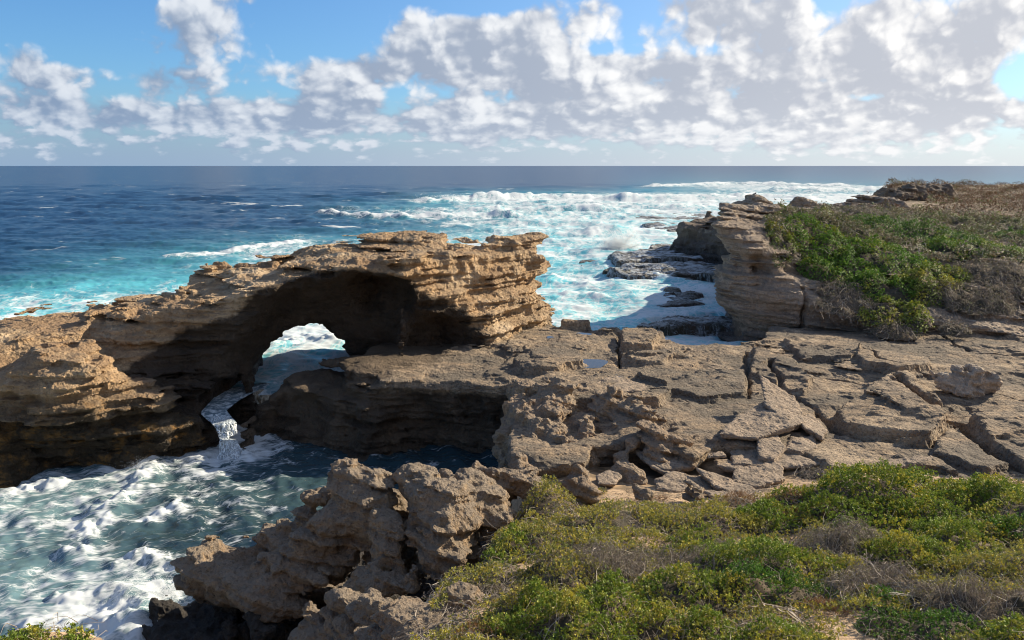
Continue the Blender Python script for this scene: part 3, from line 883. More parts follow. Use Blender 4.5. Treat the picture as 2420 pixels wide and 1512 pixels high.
    crag('weathered_outcrop', 'curved pillar rock leaning right on the sand below the platform', 'rock', [
        (1500, 1045, 32.6, .24, 1465, 1085, 32.0, .42), (1465, 1085, 32.0, .5, 1475, 1125, 31.0, .62), (1475, 1120, 31, .6, 1510, 1150, 30, .4)],
        vs=.075, mat=M_OUT, off=71.0, lump=.22, lay=.08, cuts=())
    crag('weathered_outcrop', 'curled layered rock with a dark hollow beneath it', 'rock', [
        (1525, 1010, 33.2, .3, 1560, 1060, 32.0, .38), (1560, 1045, 32.2, .38, 1620, 1065, 31.8, .34), (1540, 1075, 32.0, .28, 1570, 1095, 31.4, .22)],
        vs=.075, mat=M_OUT, off=76.0, lump=.2, lay=.18)
    crag('weathered_outcrop', 'spiky grey knob rising beside the left end of the bushes', 'rock', [
        (1370, 1125, 27.6, .22, 1380, 1165, 27.0, .42), (1345, 1150, 27.6, .28, 1400, 1175, 26.6, .36)], vs=.07, off=79.0, lump=.2, pit=.2)
    crag('weathered_outcrop', 'small dark knob of rock at the top edge of the bushes', 'rock', [
        (1500, 1150, 27.2, .34, 1530, 1175, 26.6, .36)], vs=.07, off=83.0, lump=.16, pit=.2)
    crag('weathered_outcrop', 'small dark domed rock among the flat slabs just above the bushes', 'rock', [
        (1630, 1155, 27.0, .34, 1650, 1180, 26.4, .38)], vs=.07, off=87.0, lump=.16, pit=.2)
    crag('perched_boulder', 'pitted tan boulder with knobs perched alone on the right of the platform', 'boulder', [
        (2205, 890, 40.5, .34, 2290, 898, 40, .62), (2290, 898, 40, .64, 2340, 908, 39.6, .38), (2258, 870, 40.2, .2, 2266, 890, 40, .4), (2285, 868, 40.2, .18, 2298, 892, 40, .5), (2235, 900, 40, .5, 2325, 908, 39.6, .5), (2250, 915, 39.5, .4, 2315, 925, 39.2, .35)],
        vs=.07, mat=M_BOULD, off=91.0, lump=.24, lay=.08, pit=.25, lf=1.3)
    crag('rocky_knoll', 'jagged triangular rock stack on the clifftop with a bird on it', 'rock', [
        (1784, 474, 112, .75, 1772, 500, 112, 2.4), (1770, 500, 112, 2.2, 1738, 506, 112, 1.2), (1790, 488, 112, 1.2, 1818, 503, 112, 1.0)],
        vs=.16, mat=M_CLIFF, off=95.0, lump=.3, lay=.25)
    crag('rocky_knoll', 'low broken knoll behind the clifftop, right of the pointed rock stack', 'rock', [
        (1880, 485, 122, .9, 1905, 490, 122, 1.1), (1900, 478, 122, .5, 1950, 492, 122, .8)], vs=.22, mat=M_CLIFF, off=97.0, lump=.5, lay=.25)
    crag('rocky_knoll', 'smooth layered rock rise between the knoll and the brown heath', 'rock', [
        (1990, 492, 124, 1.2, 2060, 484, 124, 1.5), (2060, 484, 124, 1.4, 2130, 493, 118, 1.0), (2000, 496, 118, .9, 2100, 500, 112, .9)], vs=.22, mat=M_CLIFF, off=99.0, lump=.4, lay=.35)
    crag('rocky_knoll', 'grey shaded bluff at the seaward end of the far headland', 'rock', [
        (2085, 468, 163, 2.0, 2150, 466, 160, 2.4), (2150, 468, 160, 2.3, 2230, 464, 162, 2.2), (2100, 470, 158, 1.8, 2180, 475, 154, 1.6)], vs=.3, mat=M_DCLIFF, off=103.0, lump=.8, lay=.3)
M_OUT = rock_mat('honeycomb_limestone', warm=(.56, .38, .23), pale=(.56, .42, .28), grey=(.22, .19, .16), lichen=.62, layer=.4, up_bias=1.6, fine=1.3)
M_BOULD = rock_mat('boulder_limestone', warm=(.66, .53, .40), pale=(.70, .58, .45), grey=(.24, .20, .17), lichen=.4, layer=.2, fine=1.3)
build_crags()

def slab(label, pts, z, thick, tilt=(0, 0), vs=.07, mat=None, off=0.0, name='rock_slab', group=None, rough=.07):
    """flat block: outline photographed on its top face, tilt = rise per metre along x and y"""
    pl = np.array([xy(u, v, z) for u, v in pts])
    c = pl.mean(0)
    lo, hi = pl.min(0) - .35, pl.max(0) + .35
    ext = abs(tilt[0]) * (hi[0] - lo[0]) / 2 + abs(tilt[1]) * (hi[1] - lo[1]) / 2
    def base(X, Y, Z):
        zz = Z - z - tilt[0] * (X - c[0]) - tilt[1] * (Y - c[1])
        sd = poly_sd(X, Y, pl)
        return smax(smax(zz, -(zz + thick), .05), sd + .35 * thick * sst(-zz, thick * .4, thick), .08)
    def det(P, f):
        zz = P[2] - tilt[0] * (P[0] - c[0]) - tilt[1] * (P[1] - c[1])
        return -rough * fbm(P, 1.2, 4, .55, off) + .05 * vnoise([P[0], P[1], zz], 1.0, off, (.5, .5, 9)) + .05 * np.maximum(0, .5 - cells(P, 1.9, off)) * 2
    V, F = volume(((lo[0], hi[0]), (lo[1], hi[1]), (z - thick - ext - .3, z + ext + .35)), vs, base, det, .5, rock_disp(.03, .02, off, .02, .02))
    return tag(mesh_obj(name, V, F, mat or M_SLAB), label, 'rock slab', group)
M_SLAB = rock_mat('slab_limestone', warm=(.44, .34, .25), pale=(.50, .39, .29), grey=(.21, .18, .15), lichen=.6, layer=.3, up_bias=.4)
def build_slabs():
    S = [('pointed slab propped steeply against its neighbour on the platform', [(1792, 912), (1880, 935), (1905, 975), (1870, 985), (1805, 955)], 3.2, .30, (-.18, .22)),
         ('broad cracked slab lying flat left of the propped pointed slab', [(1700, 1015), (1740, 975), (1810, 950), (1850, 975), (1880, 1005), (1790, 1025)], 2.95, .28, (.05, .05)),
         ('narrow slab wedged below the propped pointed slab', [(1875, 985), (1915, 975), (1955, 1005), (1945, 1030), (1900, 1015)], 2.65, .25, (-.25, .05)),
         ('squarish upright block under the broad cracked slab', [(1795, 1030), (1840, 1028), (1855, 1055), (1830, 1075), (1790, 1070)], 2.55, .5, (.0, .15)),
         ('block of rock in the rubble under the narrow wedged slab', [(1860, 1030), (1925, 1028), (1935, 1055), (1890, 1065), (1855, 1060)], 2.45, .5, (.0, .05)),
         ('smooth pale slab tucked under the edge of the tilted platform plate', [(1920, 1062), (1960, 1050), (2080, 1075), (2160, 1085), (2000, 1098), (1950, 1085)], 2.3, .25, (.02, .02)),
         ('long thin slab leaning below the tilted platform plate', [(2015, 1066), (2190, 1060), (2215, 1072), (2120, 1080)], 2.4, .3, (0, .0)),
         ('upturned reddish slab on edge behind the bright green bush', [(2085, 1088), (2200, 1078), (2212, 1090), (2100, 1100)], 2.6, .6, (0, .1)),
         ('wide flat slab in the middle of the rubble field', [(1725, 1060), (1850, 1065), (1950, 1095), (1860, 1100), (1730, 1090)], 2.25, .25, (.04, .03)),
         ('small oval slab stacked on another at the left of the wide flat slab', [(1665, 1062), (1710, 1060), (1718, 1075), (1670, 1078)], 2.4, .16, (0, 0)),
         ('tongue-shaped slab under the small oval slab', [(1680, 1082), (1720, 1078), (1765, 1098), (1740, 1108), (1695, 1098)], 2.1, .2, (0, 0)),
         ('dark grey rectangular slab on sand left of the brown bush', [(1735, 1105), (1850, 1098), (1862, 1130), (1790, 1145), (1730, 1130)], 2.15, .3, (.05, .05)),
         ('thin tilted slab pointing down to the right above the bushes', [(1640, 1112), (1690, 1122), (1750, 1142), (1840, 1165), (1850, 1182), (1760, 1172), (1680, 1148)], 2.05, .25, (-.10, .04)),
         ('long slanting slab reaching from the curled rock into the sand', [(1490, 1062), (1560, 1078), (1640, 1120), (1620, 1130), (1540, 1105)], 1.9, .22, (-.14, 0)),
         ('pale flat slab right of the curled rock', [(1520, 1085), (1590, 1062), (1650, 1080), (1640, 1100), (1570, 1105)], 2.0, .25, (0, .05)),
         ('pale block half sunk in sand right of the pillar rock', [(1400, 1118), (1440, 1105), (1470, 1120), (1455, 1140), (1410, 1138)], 1.9, .3, (0, 0)),
         ('greyish slab sloping towards the bushes above the domed rock', [(1540, 1130), (1600, 1118), (1680, 1130), (1690, 1152), (1600, 1158), (1550, 1150)], 1.9, .25, (0, .03)),
         ('tan slab beside the domed rock at the bushes', [(1655, 1155), (1730, 1158), (1790, 1178), (1770, 1192), (1690, 1180)], 2.1, .22, (-.05, 0)),
         ('flat cap stone in the middle of the tide pools', [(1400, 905), (1455, 888), (1530, 905), (1540, 918), (1470, 922)], 2.75, .2, (0, .04)),
         ('thin stone plate at the foot of the arch', [(1318, 803), (1352, 800), (1353, 809), (1320, 811)], 2.5, .18, (0, 0))]
    for i, (lb, pts, z, th, ti) in enumerate(S):
        slab(lb, pts, z, th, ti, off=3.0 * i + .5, vs=.07, group='loose slabs on the rock platform')
build_slabs()
# black wave-washed rocks under the crags
def build_shelf():
    pl = [xy(u, v, -1.4) for u, v in ((310, 1530), (345, 1470), (400, 1410), (470, 1385), (600, 1360), (800, 1280), (1000, 1160), (1150, 1110))] + [(0, 31), (0, 17), (-14, 17)]
    lo, hi = (-17.5, 17.0, -3.0), (1.0, 33.0, 1.4)
    def base(X, Y, Z):
        return smax(Z - (-1.35 + .10 * (X + 12)), poly_sd(X, Y, pl), .5)
    def det(P, f):
        return -.55 * fbm(P, .8, 4, .6, 5.0) + .35 * (.5 - ridged(P, 1.1, 3, .55, 9.0)) + .2 * np.maximum(0, .5 - cells(P, 1.5, 4)) * 2
    V, F = volume(((lo[0], hi[0]), (lo[1], hi[1]), (lo[2], hi[2])), .11, base, det, 1.2, rock_disp(.10, .05, 3.0, 0, .05))
    tag(mesh_obj('shore_rocks', V, F, M_BLACK), kind='structure')
    crag('wet_rock', 'wet black fang of rock under the leaning crag, right of its twin', 'rock', [(595, 1455, 22.6, .16, 615, 1500, 22.3, .42)], vs=.06, mat=M_BLACK, off=3, lump=.15)
    crag('wet_rock', 'wet black fang of rock at the waterline side, left of its twin', 'rock', [(540, 1455, 23.2, .20, 545, 1495, 23, .36)], vs=.06, mat=M_BLACK, off=8, lump=.15)
build_shelf()
# ------------------------------------------------------------------ water
def water_mat(name, deep, shallow, foam_scale, caps=False, rough=.12, dirn=(1.0, .55, 1.0), white=(.64, .68, .70)):
    m = bpy.data.materials.new(name)
    m.use_nodes = True
    t = m.node_tree
    N = NT(t)
    b = t.nodes['Principled BSDF']
    out = t.nodes['Material Output']
    P = N.n('ShaderNodeNewGeometry').outputs['Position']
    af = N.n('ShaderNodeAttribute', attribute_name='foam').outputs['Fac']
    aa = N.n('ShaderNodeAttribute', attribute_name='aer').outputs['Fac']
    big = N.n('ShaderNodeTexNoise')
    N.l(P, big.inputs['Vector'])
    big.inputs['Scale'].default_value = foam_scale * .16
    big.inputs['Detail'].default_value = 2
    if not caps:
        rx, ry, rz = N.sep(P)
        PR = N.comb(N.m('ADD', N.m('MULTIPLY', rx, .88), N.m('MULTIPLY', ry, .47)), N.m('SUBTRACT', N.m('MULTIPLY', ry, .88), N.m('MULTIPLY', rx, .47)), rz)
    else:
        PR = P
    Q = N.vm('MULTIPLY', PR, dirn)
    Q = N.vm('ADD', Q, N.vm('MULTIPLY', N.vm('SUBTRACT', big.outputs['Color'], (.5, .5, .5)), (4.5 / foam_scale, 4.5 / foam_scale, 0)))
    warp = N.n('ShaderNodeTexNoise')
    N.l(Q, warp.inputs['Vector'])
    warp.inputs['Scale'].default_value = foam_scale * .8
    warp.inputs['Detail'].default_value = 3
    Qw = N.vm('ADD', Q, N.vm('MULTIPLY', N.vm('SUBTRACT', warp.outputs['Color'], (.5, .5, .5)), (1.6 / foam_scale, 1.6 / foam_scale, .5)))
    n1 = N.noise(Qw, foam_scale, 9, .66, .4)
    # lace: thin bright rims between bubbles of clear water
    v = N.n('ShaderNodeTexVoronoi', feature='DISTANCE_TO_EDGE')
    N.l(Qw, v.inputs['Vector'])
    v.inputs['Scale'].default_value = foam_scale * 1.7
    v2 = N.n('ShaderNodeTexVoronoi', feature='DISTANCE_TO_EDGE')
    N.l(Qw, v2.inputs['Vector'])
    v2.inputs['Scale'].default_value = foam_scale * 4.6
    lace = N.m('SUBTRACT', 1.0, N.step(v.outputs['Distance'], .0, .10))
    lace = N.m('ADD', N.m('MULTIPLY', lace, .7), N.m('MULTIPLY', N.m('SUBTRACT', 1.0, N.step(v2.outputs['Distance'], .0, .16)), .5))
    n2 = N.noise(Q, foam_scale * .31, 4, .55, .3)
    pat = N.m('ADD', N.m('MULTIPLY', N.m('SUBTRACT', n1, .5), 2.2), N.m('MULTIPLY', lace, .42))
    pat = N.m('ADD', pat, N.m('MULTIPLY', N.m('SUBTRACT', n2, .5), 1.3))
    thr = N.m('SUBTRACT', .80, N.m('MULTIPLY', af, 1.32))
    foam = N.step(N.m('SUBTRACT', pat, thr), -.10, .70)
    foam = N.m('MULTIPLY', N.m('MULTIPLY', foam, N.step(af, .015, .12)), .93)
    if caps:
        cn = N.noise(N.vm('MULTIPLY', P, (.35, 1.0, 1.0)), .17, 5, .62, .3)
        cap = N.step(cn, .64, .69)
        foam = N.m('MAXIMUM', foam, N.m('MULTIPLY', cap, .8))
    mott = N.noise(P, foam_scale * .16, 5, .6)
    a2 = N.m('ADD', aa, N.m('MULTIPLY', N.m('SUBTRACT', mott, .5), N.m('MULTIPLY', aa, 1.6)), clamp=True)
    col = N.mix(a2, deep, shallow)
    col = N.mix(foam, col, N.mix(N.noise(P, foam_scale * 3, 5, .6), tuple(c * .80 for c in white), white))
    N.l(col, b.inputs['Base Color'])
    N.l(N.m('ADD', rough, N.m('MULTIPLY', foam, .75)), b.inputs['Roughness'])
    b.inputs['IOR'].default_value = 1.333
    N.l(N.m('SUBTRACT', .30 if caps else .45, N.m('MULTIPLY', foam, .25)), b.inputs['Specular IOR Level'])
    bp = N.n('ShaderNodeBump')
    bp.inputs['Strength'].default_value = 1.0
    h = N.m('ADD', N.m('MULTIPLY', N.noise(N.vm('MULTIPLY', P, (.7, 1.2, 1)), .9, 7, .62, .3), .34), N.m('MULTIPLY', foam, .10))
    h = N.m('ADD', h, N.m('MULTIPLY', N.m('MULTIPLY', foam, n1), .30 if caps else .10))
    if caps:
        h = N.m('ADD', h, N.m('MULTIPLY', N.noise(N.vm('MULTIPLY', P, (.4, 1, 1)), .15, 5, .62, .3), 3.6))
    N.l(h, bp.inputs['Height'])
    N.l(bp.outputs[0], b.inputs['Normal'])
    return m
M_SEA = water_mat('sea_water', (.004, .026, .066), (.10, .44, .50), .55, caps=True, rough=.30)
M_POOL = water_mat('cove_water', (.014, .032, .042), (.14, .24, .27), 1.15, rough=.10, dirn=(.34, 1.15, 1.0))

def table(rows, z):
    """coverage read off the photograph: rows of v with values at u, laid on the plane z"""
    pts, vals = [], []
    vs = np.array([r[0] for r in rows], float)
    us = np.arange(-1200, 3801, 100.0)
    G = np.array([np.interp(us, r[1][0::2], r[1][1::2]) for r in rows])
    def fn(X, Y):
        u, v = to_uv(X, Y, z)
        vv = np.clip(np.interp(v, vs, np.arange(len(vs))), 0, len(vs) - 1.001)
        uu = np.clip((u - us[0]) / 100.0, 0, len(us) - 1.001)
        i, j = vv.astype(int), uu.astype(int)
        a, b = vv - i, uu - j
        return (G[i, j] * (1 - b) + G[i, j + 1] * b) * (1 - a) + (G[i + 1, j] * (1 - b) + G[i + 1, j + 1] * b) * a
    return fn
SEA_F = table([(392, (0, 0)), (424, (1500, 0, 1600, .0, 2419, .0)), (430, (1500, 0, 1620, .35, 1990, .25, 2050, 0)), (440, (1480, 0, 1560, .55, 1700, .7, 1990, .6, 2080, .1)),
               (452, (1040, 0, 1500, .1, 1700, .55, 1850, .8, 2100, .9, 2300, .7)), (462, (980, 0, 1100, .12, 1280, .2, 1500, .5, 2100, .55, 2419, .3)),
               (472, (960, 0, 1050, .5, 1130, .9, 1290, .95, 2100, .9)), (482, (930, 0, 1000, .35, 1080, .8, 1300, .85, 1900, .85)), (492, (880, 0, 1000, .2, 1100, .6, 1500, .72, 1900, .8)),
               (505, (650, 0, 740, .15, 800, .5, 900, .5, 1200, .62, 1900, .8)), (520, (650, 0, 740, .3, 900, .45, 1000, .62, 1300, .7, 1900, .75)),
               (545, (620, 0, 800, .05, 1000, .35, 1200, .62, 1300, .68, 1500, .62, 1900, .8)), (575, (450, 0, 560, .15, 640, .5, 750, .4, 1290, .66, 1450, .58, 1900, .8)),
               (600, (380, 0, 430, .4, 560, .6, 700, .6, 1290, .62, 1400, .56, 1900, .8)), (625, (150, 0, 350, .1, 450, .3, 600, .5, 1290, .55, 1420, .62, 1900, .8)),
               (655, (-100, .02, 200, .06, 420, .22, 600, .5, 1290, .55, 1500, .66, 1900, .74)), (680, (-300, .3, 0, .3, 250, .38, 440, .45, 600, .6, 1290, .58, 1500, .60, 1900, .74)),
               (700, (-300, .5, 0, .42, 250, .50, 440, .60, 1290, .64, 1450, .58, 1700, .74)), (735, (-300, .6, 0, .55, 300, .7, 1300, .72, 1500, .70, 1700, .74)),
               (770, (-300, .7, 0, .7, 700, .85, 1300, .72, 1700, .74)), (830, (0, .8, 640, .75, 850, .7, 1500, .72, 1800, .70)), (880, (0, .8, 600, .62, 850, .75, 1700, .8)), (930, (0, .8, 600, .7, 900, .8, 1900, .8))], 0.0)
SEA_A = table([(392, (0, .0)), (440, (0, .02, 1400, .05, 1600, .45, 2419, .35)), (470, (0, .0, 950, .1, 1050, .55, 2419, .7)), (500, (0, .02, 700, .1, 850, .4, 1100, .7, 2419, .8)),
               (540, (0, .03, 700, .08, 1000, .35, 1300, .85, 2419, .9)), (580, (0, .06, 300, .15, 600, .45, 1290, .9, 2419, .9)), (610, (0, .08, 250, .35, 500, .6, 1290, .9, 2419, .9)),
               (650, (-400, .1, 0, .12, 200, .45, 420, .7, 1290, .9, 2419, .9)), (680, (-400, .6, 0, .7, 440, .9, 1290, .9, 2419, .95)), (720, (-400, .8, 0, .9, 440, .95, 2419, .95)), (930, (0, .95, 2419, .95))], 0.0)
def crest(X, Y, pts, w, h, seed=0, lump=.5):
    d = line_d(X, Y, pts)
    z0 = np.zeros_like(X)
    n = .65 + lump * fbm([X, Y, z0], .8 / w, 3, .6, seed) + .25 * fbm([X, Y, z0], .15 / w, 2, .5, seed + 3)
    return h * np.exp(-(d / w) ** 2) * np.clip(n, .05, 2), np.exp(-(d / (w * 1.5)) ** 2)
def swell(X, Y, cell, amp, lo, hi, n, seed, spread=.6, main=-1.9):
    r = np.random.default_rng(seed)
    z = np.zeros_like(X)
    for k in range(n):
        lam = lo * (hi / lo) ** r.random()
        th = main + spread * r.normal()
        kx, ky = math.cos(th) * 2 * math.pi / lam, math.sin(th) * 2 * math.pi / lam
        a = amp * (lam / hi) ** .9 / math.sqrt(n) * 1.6
        ph = kx * X + ky * Y + r.random() * 6.28 + .6 * math.sin(k)
        w = np.clip((lam / np.maximum(cell, .01) - 2.0) / 2.0, 0, 1)
        s = np.sin(ph)
        z += (a * w) * (1 - 1.25 * np.abs(s) ** 1.2 + .1)
    return z
def line0(pts, z=0.0):
    return [xy(u, v, z) for u, v in pts]
REEF_STEP = np.array(line0([(1480, 772), (1560, 757), (1690, 750), (1760, 760)], .4))
def build_sea():
    # rows close together near the shore and wider with distance
    f = FT * .4233
    d = [44.0]
    while d[-1] < 2600:
        d.append(d[-1] + max(.14, d[-1] ** 2 / (CAM_H * f) * .42))
    while d[-1] < 60000:
        d.append(d[-1] * 1.12)
    d = np.array(d)
    t = np.concatenate([np.linspace(-2.6, -.74, 90, endpoint=False), np.arange(-.74, .74, .0016), np.linspace(.74, 2.6, 90)])
    T, D = np.meshgrid(t, d, indexing='ij')
    X = (T * D).astype(np.float32)
    Y = D.astype(np.float32)
    cell = np.gradient(d)[None, :] + np.abs(T) * 0
    cell = np.maximum(cell, .0016 * D)
    far = 1 - sst(Y, 1500, 4000)
    F = SEA_F(X, Y)
    A = SEA_A(X, Y)
    off = sst(Y, 90, 260)
    A = A ** 1.5
    F = F + .13 * sst(F, .45, .6)
    Z = swell(X, Y, cell, 1.0, 6, 60, 26, 3) * (.25 + .75 * off) * far
    z0 = np.zeros_like(X)
    mid = Y < 700
    Pm = [X[mid] + .8 * Y[mid] * 0, Y[mid], z0[mid]]
    Z[mid] += (.34 * (ridged([Pm[0] * .55, Pm[1], Pm[2]], .22, 4, .55, 8) - .5) + .20 * fbm([Pm[0] * .6, Pm[1], Pm[2]], .5, 4, .6, 4)) * np.clip(3.0 / cell[mid] * .8, 0, 1)
    near = Y < 420
    P = [X[near], Y[near], z0[near]]
    rough = np.clip(F[near], 0, 1)
    Z[near] += rough * (.5 * fbm([P[0] * .6, P[1], P[2]], .16, 4, .52, 5) + .16 * (ridged(P, .5, 3, .5, 2) - .5)) * (.45 + .55 * sst(Y[near], 80, 130))
    # surf lines over the reef
    B = [(line0([(1000, 488), (1060, 484), (1130, 480), (1200, 479), (1290, 477), (1400, 478), (1480, 480)]), 5.0, 2.6),
         (line0([(1480, 480), (1600, 481), (1700, 478), (1790, 472), (1900, 478)]), 5.0, 2.1),
         (line0([(1545, 446), (1640, 441), (1740, 436), (1850, 441), (1990, 444)]), 9.0, 2.6),
         (line0([(1840, 458), (1930, 459), (2000, 459), (2090, 460), (2200, 462)]), 7.0, 3.2),
         (line0([(770, 517), (850, 521), (950, 523), (1100, 519), (1200, 520)]), 3.2, 1.3),
         (line0([(1130, 507), (1200, 506), (1300, 505), (1400, 506)]), 3.5, 1.3),
         (line0([(1600, 500), (1700, 497), (1900, 500)]), 3.5, 1.2),
         (line0([(1300, 662), (1370, 668), (1400, 690)]), 1.2, .45), (line0([(1500, 650), (1540, 668), (1600, 680)]), 1.0, .4),
         (line0([(1330, 705), (1380, 700), (1420, 715)]), 1.3, .45), (line0([(430, 612), (560, 598), (700, 580)]), 2.0, .7),
         (line0([(640, 825), (720, 800), (800, 815)]), 1.0, .6), (line0([(1400, 560), (1480, 550), (1560, 548)]), 2.5, .9)]
    for k, (ln, w, h) in enumerate(B):
        lx = [p[0] for p in ln]
        ly = [p[1] for p in ln]
        m = (X > min(lx) - 4 * w) & (X < max(lx) + 4 * w) & (Y > min(ly) - 4 * w) & (Y < max(ly) + 4 * w)
        zz, ff = crest(X[m], Y[m], ln, w, h, k * 3.1)
        Z[m] += zz
        F[m] = np.maximum(F[m], ff * 1.05)
    # water stands higher behind the reef terraces
    yl = np.interp(X, REEF_STEP[:, 0], REEF_STEP[:, 1])
    st = sst(Y - yl, -.3, .5) * sst(X, 9, 13) * (1 - sst(Y, 120, 150))
    Z += .5 * st
    # calm water directly in front of the terraces and in the little channel under the arch
    calm = (1 - sst(Y, 47, 53)) * (1 - sst(X, -8, -4))
    Z = Z * (1 - .5 * calm) + .02 * calm
    F = F * (1 - .28 * calm)
    A = A * (1 - .7 * calm)
    Z = np.clip(Z, -1.6, 6)
    n, k = X.shape
    i = np.arange(n * k).reshape(n, k)
    Fq = np.stack([i[:-1, :-1], i[1:, :-1], i[1:, 1:], i[:-1, 1:]], -1).reshape(-1, 4)
    V = np.stack([X, Y, Z], -1).reshape(-1, 3)
    c = V[Fq].mean(axis=1)
    # the higher sea ends inside the rock of the platform and the arch
    sdp = poly_sd(c[:, 0], c[:, 1], PL_OUT)
    yfoot = np.interp(c[:, 0], FT_[:, 0], FT_[:, 1])
    inside = (sdp < -1.6) | ((c[:, 1] < yfoot + 2.2) & (c[:, 0] < -15.6)) | ((c[:, 1] < 50) & (c[:, 0] > -12.5)) | (c[:, 1] < 47.2)
    o = mesh_obj('sea', V, Fq[~inside], M_SEA, True, None, {'foam': ('FLOAT', 'POINT', F), 'aer': ('FLOAT', 'POINT', A)})
    tag(o, kind='structure')
build_sea()

POOL_F = table([(1040, (0, .5, 450, .9, 640, .9, 700, .3, 1200, .25)), (1090, (0, .6, 440, .6, 490, 1.0, 600, 1.0, 640, .6, 690, .25, 800, .30, 1000, .2)),
                (1120, (0, .6, 200, .5, 350, .85, 420, .6, 500, .75, 600, .5, 680, .30, 900, .34, 1100, .25)), (1150, (0, .6, 200, .62, 350, .72, 420, .42, 560, .38, 800, .34, 1000, .3)),
                (1190, (0, .52, 150, .5, 300, .80, 360, .42, 440, .55, 520, .2, 600, .36, 760, .34)), (1220, (0, .50, 180, .6, 270, .85, 330, .35, 400, .60, 460, .22, 560, .42, 700, .38)),
                (1260, (0, .45, 120, .45, 200, .85, 270, .6, 330, .10, 460, .18, 560, .48, 660, .3)), (1300, (-100, .45, 100, .42, 180, .9, 250, .35, 330, .12, 420, .2, 540, .3)),
                (1345, (-100, .5, 100, .45, 220, .35, 320, .5, 400, .6, 460, .4)), (1400, (-100, .45, 120, .5, 230, .75, 330, .85, 380, .75, 450, .5)),
                (1450, (-100, .5, 60, .62, 200, .85, 300, 1.0, 350, 1.0, 420, .6)), (1512, (-100, .6, 60, .8, 200, 1.0, 320, 1.0, 350, .7)), (1700, (-100, .6, 300, .8))], -2.0)
POOL_A = table([(1040, (0, .4, 600, .15, 900, .0)), (1120, (0, .6, 300, .5, 500, .25, 900, .08)), (1200, (0, .7, 250, .6, 400, .3, 500, .12, 700, .2)), (1300, (0, .75, 250, .45, 330, .05, 500, .05)),
                (1400, (0, .7, 200, .7, 350, .55)), (1512, (0, .6, 200, .8, 400, .7))], -2.0)
def build_pool():
    ax = np.arange(-34, 4, .075)
    ay = np.arange(14, 51, .075)
    X, Y = np.meshgrid(ax.astype(np.float32), ay.astype(np.float32), indexing='ij')
    F = np.clip(POOL_F(X, Y), 0, 1.1)
    A = np.clip(POOL_A(X, Y), 0, 1)
    z0 = np.zeros_like(X)
    P = [X, Y, z0]
    Z = -2.0 + swell(X, Y, z0 + .075, .20, 1.0, 7, 20, 9, .5, -2.4) * .8
    Z = Z + (.07 + .09 * F) * (.7 * fbm([X * .7, Y * 1.3, z0], .55, 5, .6, 3) + .3 * (ridged(P, 1.3, 3, .6, 2) - .5))
    B = [(line0([(355, 1100), (330, 1150), (285, 1190), (262, 1215)], -2), .7, .36), (line0([(262, 1215), (215, 1270), (185, 1310)], -2), .7, .3), (line0([(440, 1195), (400, 1215), (360, 1240)], -2), .6, .24),
         (line0([(385, 1385), (345, 1440), (310, 1500), (290, 1540)], -2), .9, .42), (line0([(345, 1440), (250, 1420), (150, 1430)], -2), .7, .28), (line0([(300, 1490), (180, 1480), (60, 1500)], -2), .8, .3),
         (line0([(150, 1150), (60, 1165), (0, 1180)], -2), .6, .35), (line0([(410, 1350), (340, 1330), (290, 1345)], -2), .5, .35), (line0([(545, 1095), (585, 1085), (520, 1085)], -2), .6, .3)]
    for k, (ln, w, h) in enumerate(B):
        zz, ff = crest(X, Y, ln, w, h, k * 2.7 + 1, .9)
        Z += zz
        F = np.maximum(F, ff * .85)
    F = F * .96 + .04 * (F > .3) + .34 * fbm(P, 1.6, 4, .6, 11) * (F > .1)
    n, k = X.shape
    i = np.arange(n * k).reshape(n, k)
    Fq = np.stack([i[:-1, :-1], i[1:, :-1], i[1:, 1:], i[:-1, 1:]], -1).reshape(-1, 4)
    V = np.stack([X, Y, Z], -1).reshape(-1, 3)
    c = V[Fq].mean(axis=1)
    yfoot = np.interp(c[:, 0], FT_[:, 0], FT_[:, 1])
    o = mesh_obj('cove_water', V, Fq[~(c[:, 1] > yfoot + 5)], M_POOL, True, None, {'foam': ('FLOAT', 'POINT', F), 'aer': ('FLOAT', 'POINT', A)})
    tag(o, kind='structure')
build_pool()

# stream from the hole to the lip, and the fall into the cove
def fall_mat(name, scale=(9, 9, .9), thr=.44, alpha=True):
    m = bpy.data.materials.new(name)
    m.use_nodes = True
    N = NT(m.node_tree)
    b = m.node_tree.nodes['Principled BSDF']
    P = N.n('ShaderNodeNewGeometry').outputs['Position']
    a = N.noise(N.vm('MULTIPLY', P, scale), 1.0, 7, .65, .6)
    s = N.step(a, thr - .07, thr + .12)
    N.l(N.mix(s, (.10, .16, .20), (.66, .72, .76)), b.inputs['Base Color'])
    b.inputs['Roughness'].default_value = .35
    if alpha:
        N.l(N.m('ADD', .08, N.m('MULTIPLY', s, .85), clamp=True), b.inputs['Alpha'])
    bp = N.n('ShaderNodeBump')
    bp.inputs['Strength'].default_value = .8
    N.l(N.m('MULTIPLY', a, .25), bp.inputs['Height'])
    N.l(bp.outputs[0], b.inputs['Normal'])
    return m
M_FALL = fall_mat('falling_water', (16, 16, 1.6), .47)
M_STREAM = fall_mat('stream_water', (3.2, 3.2, 3), .50, False)
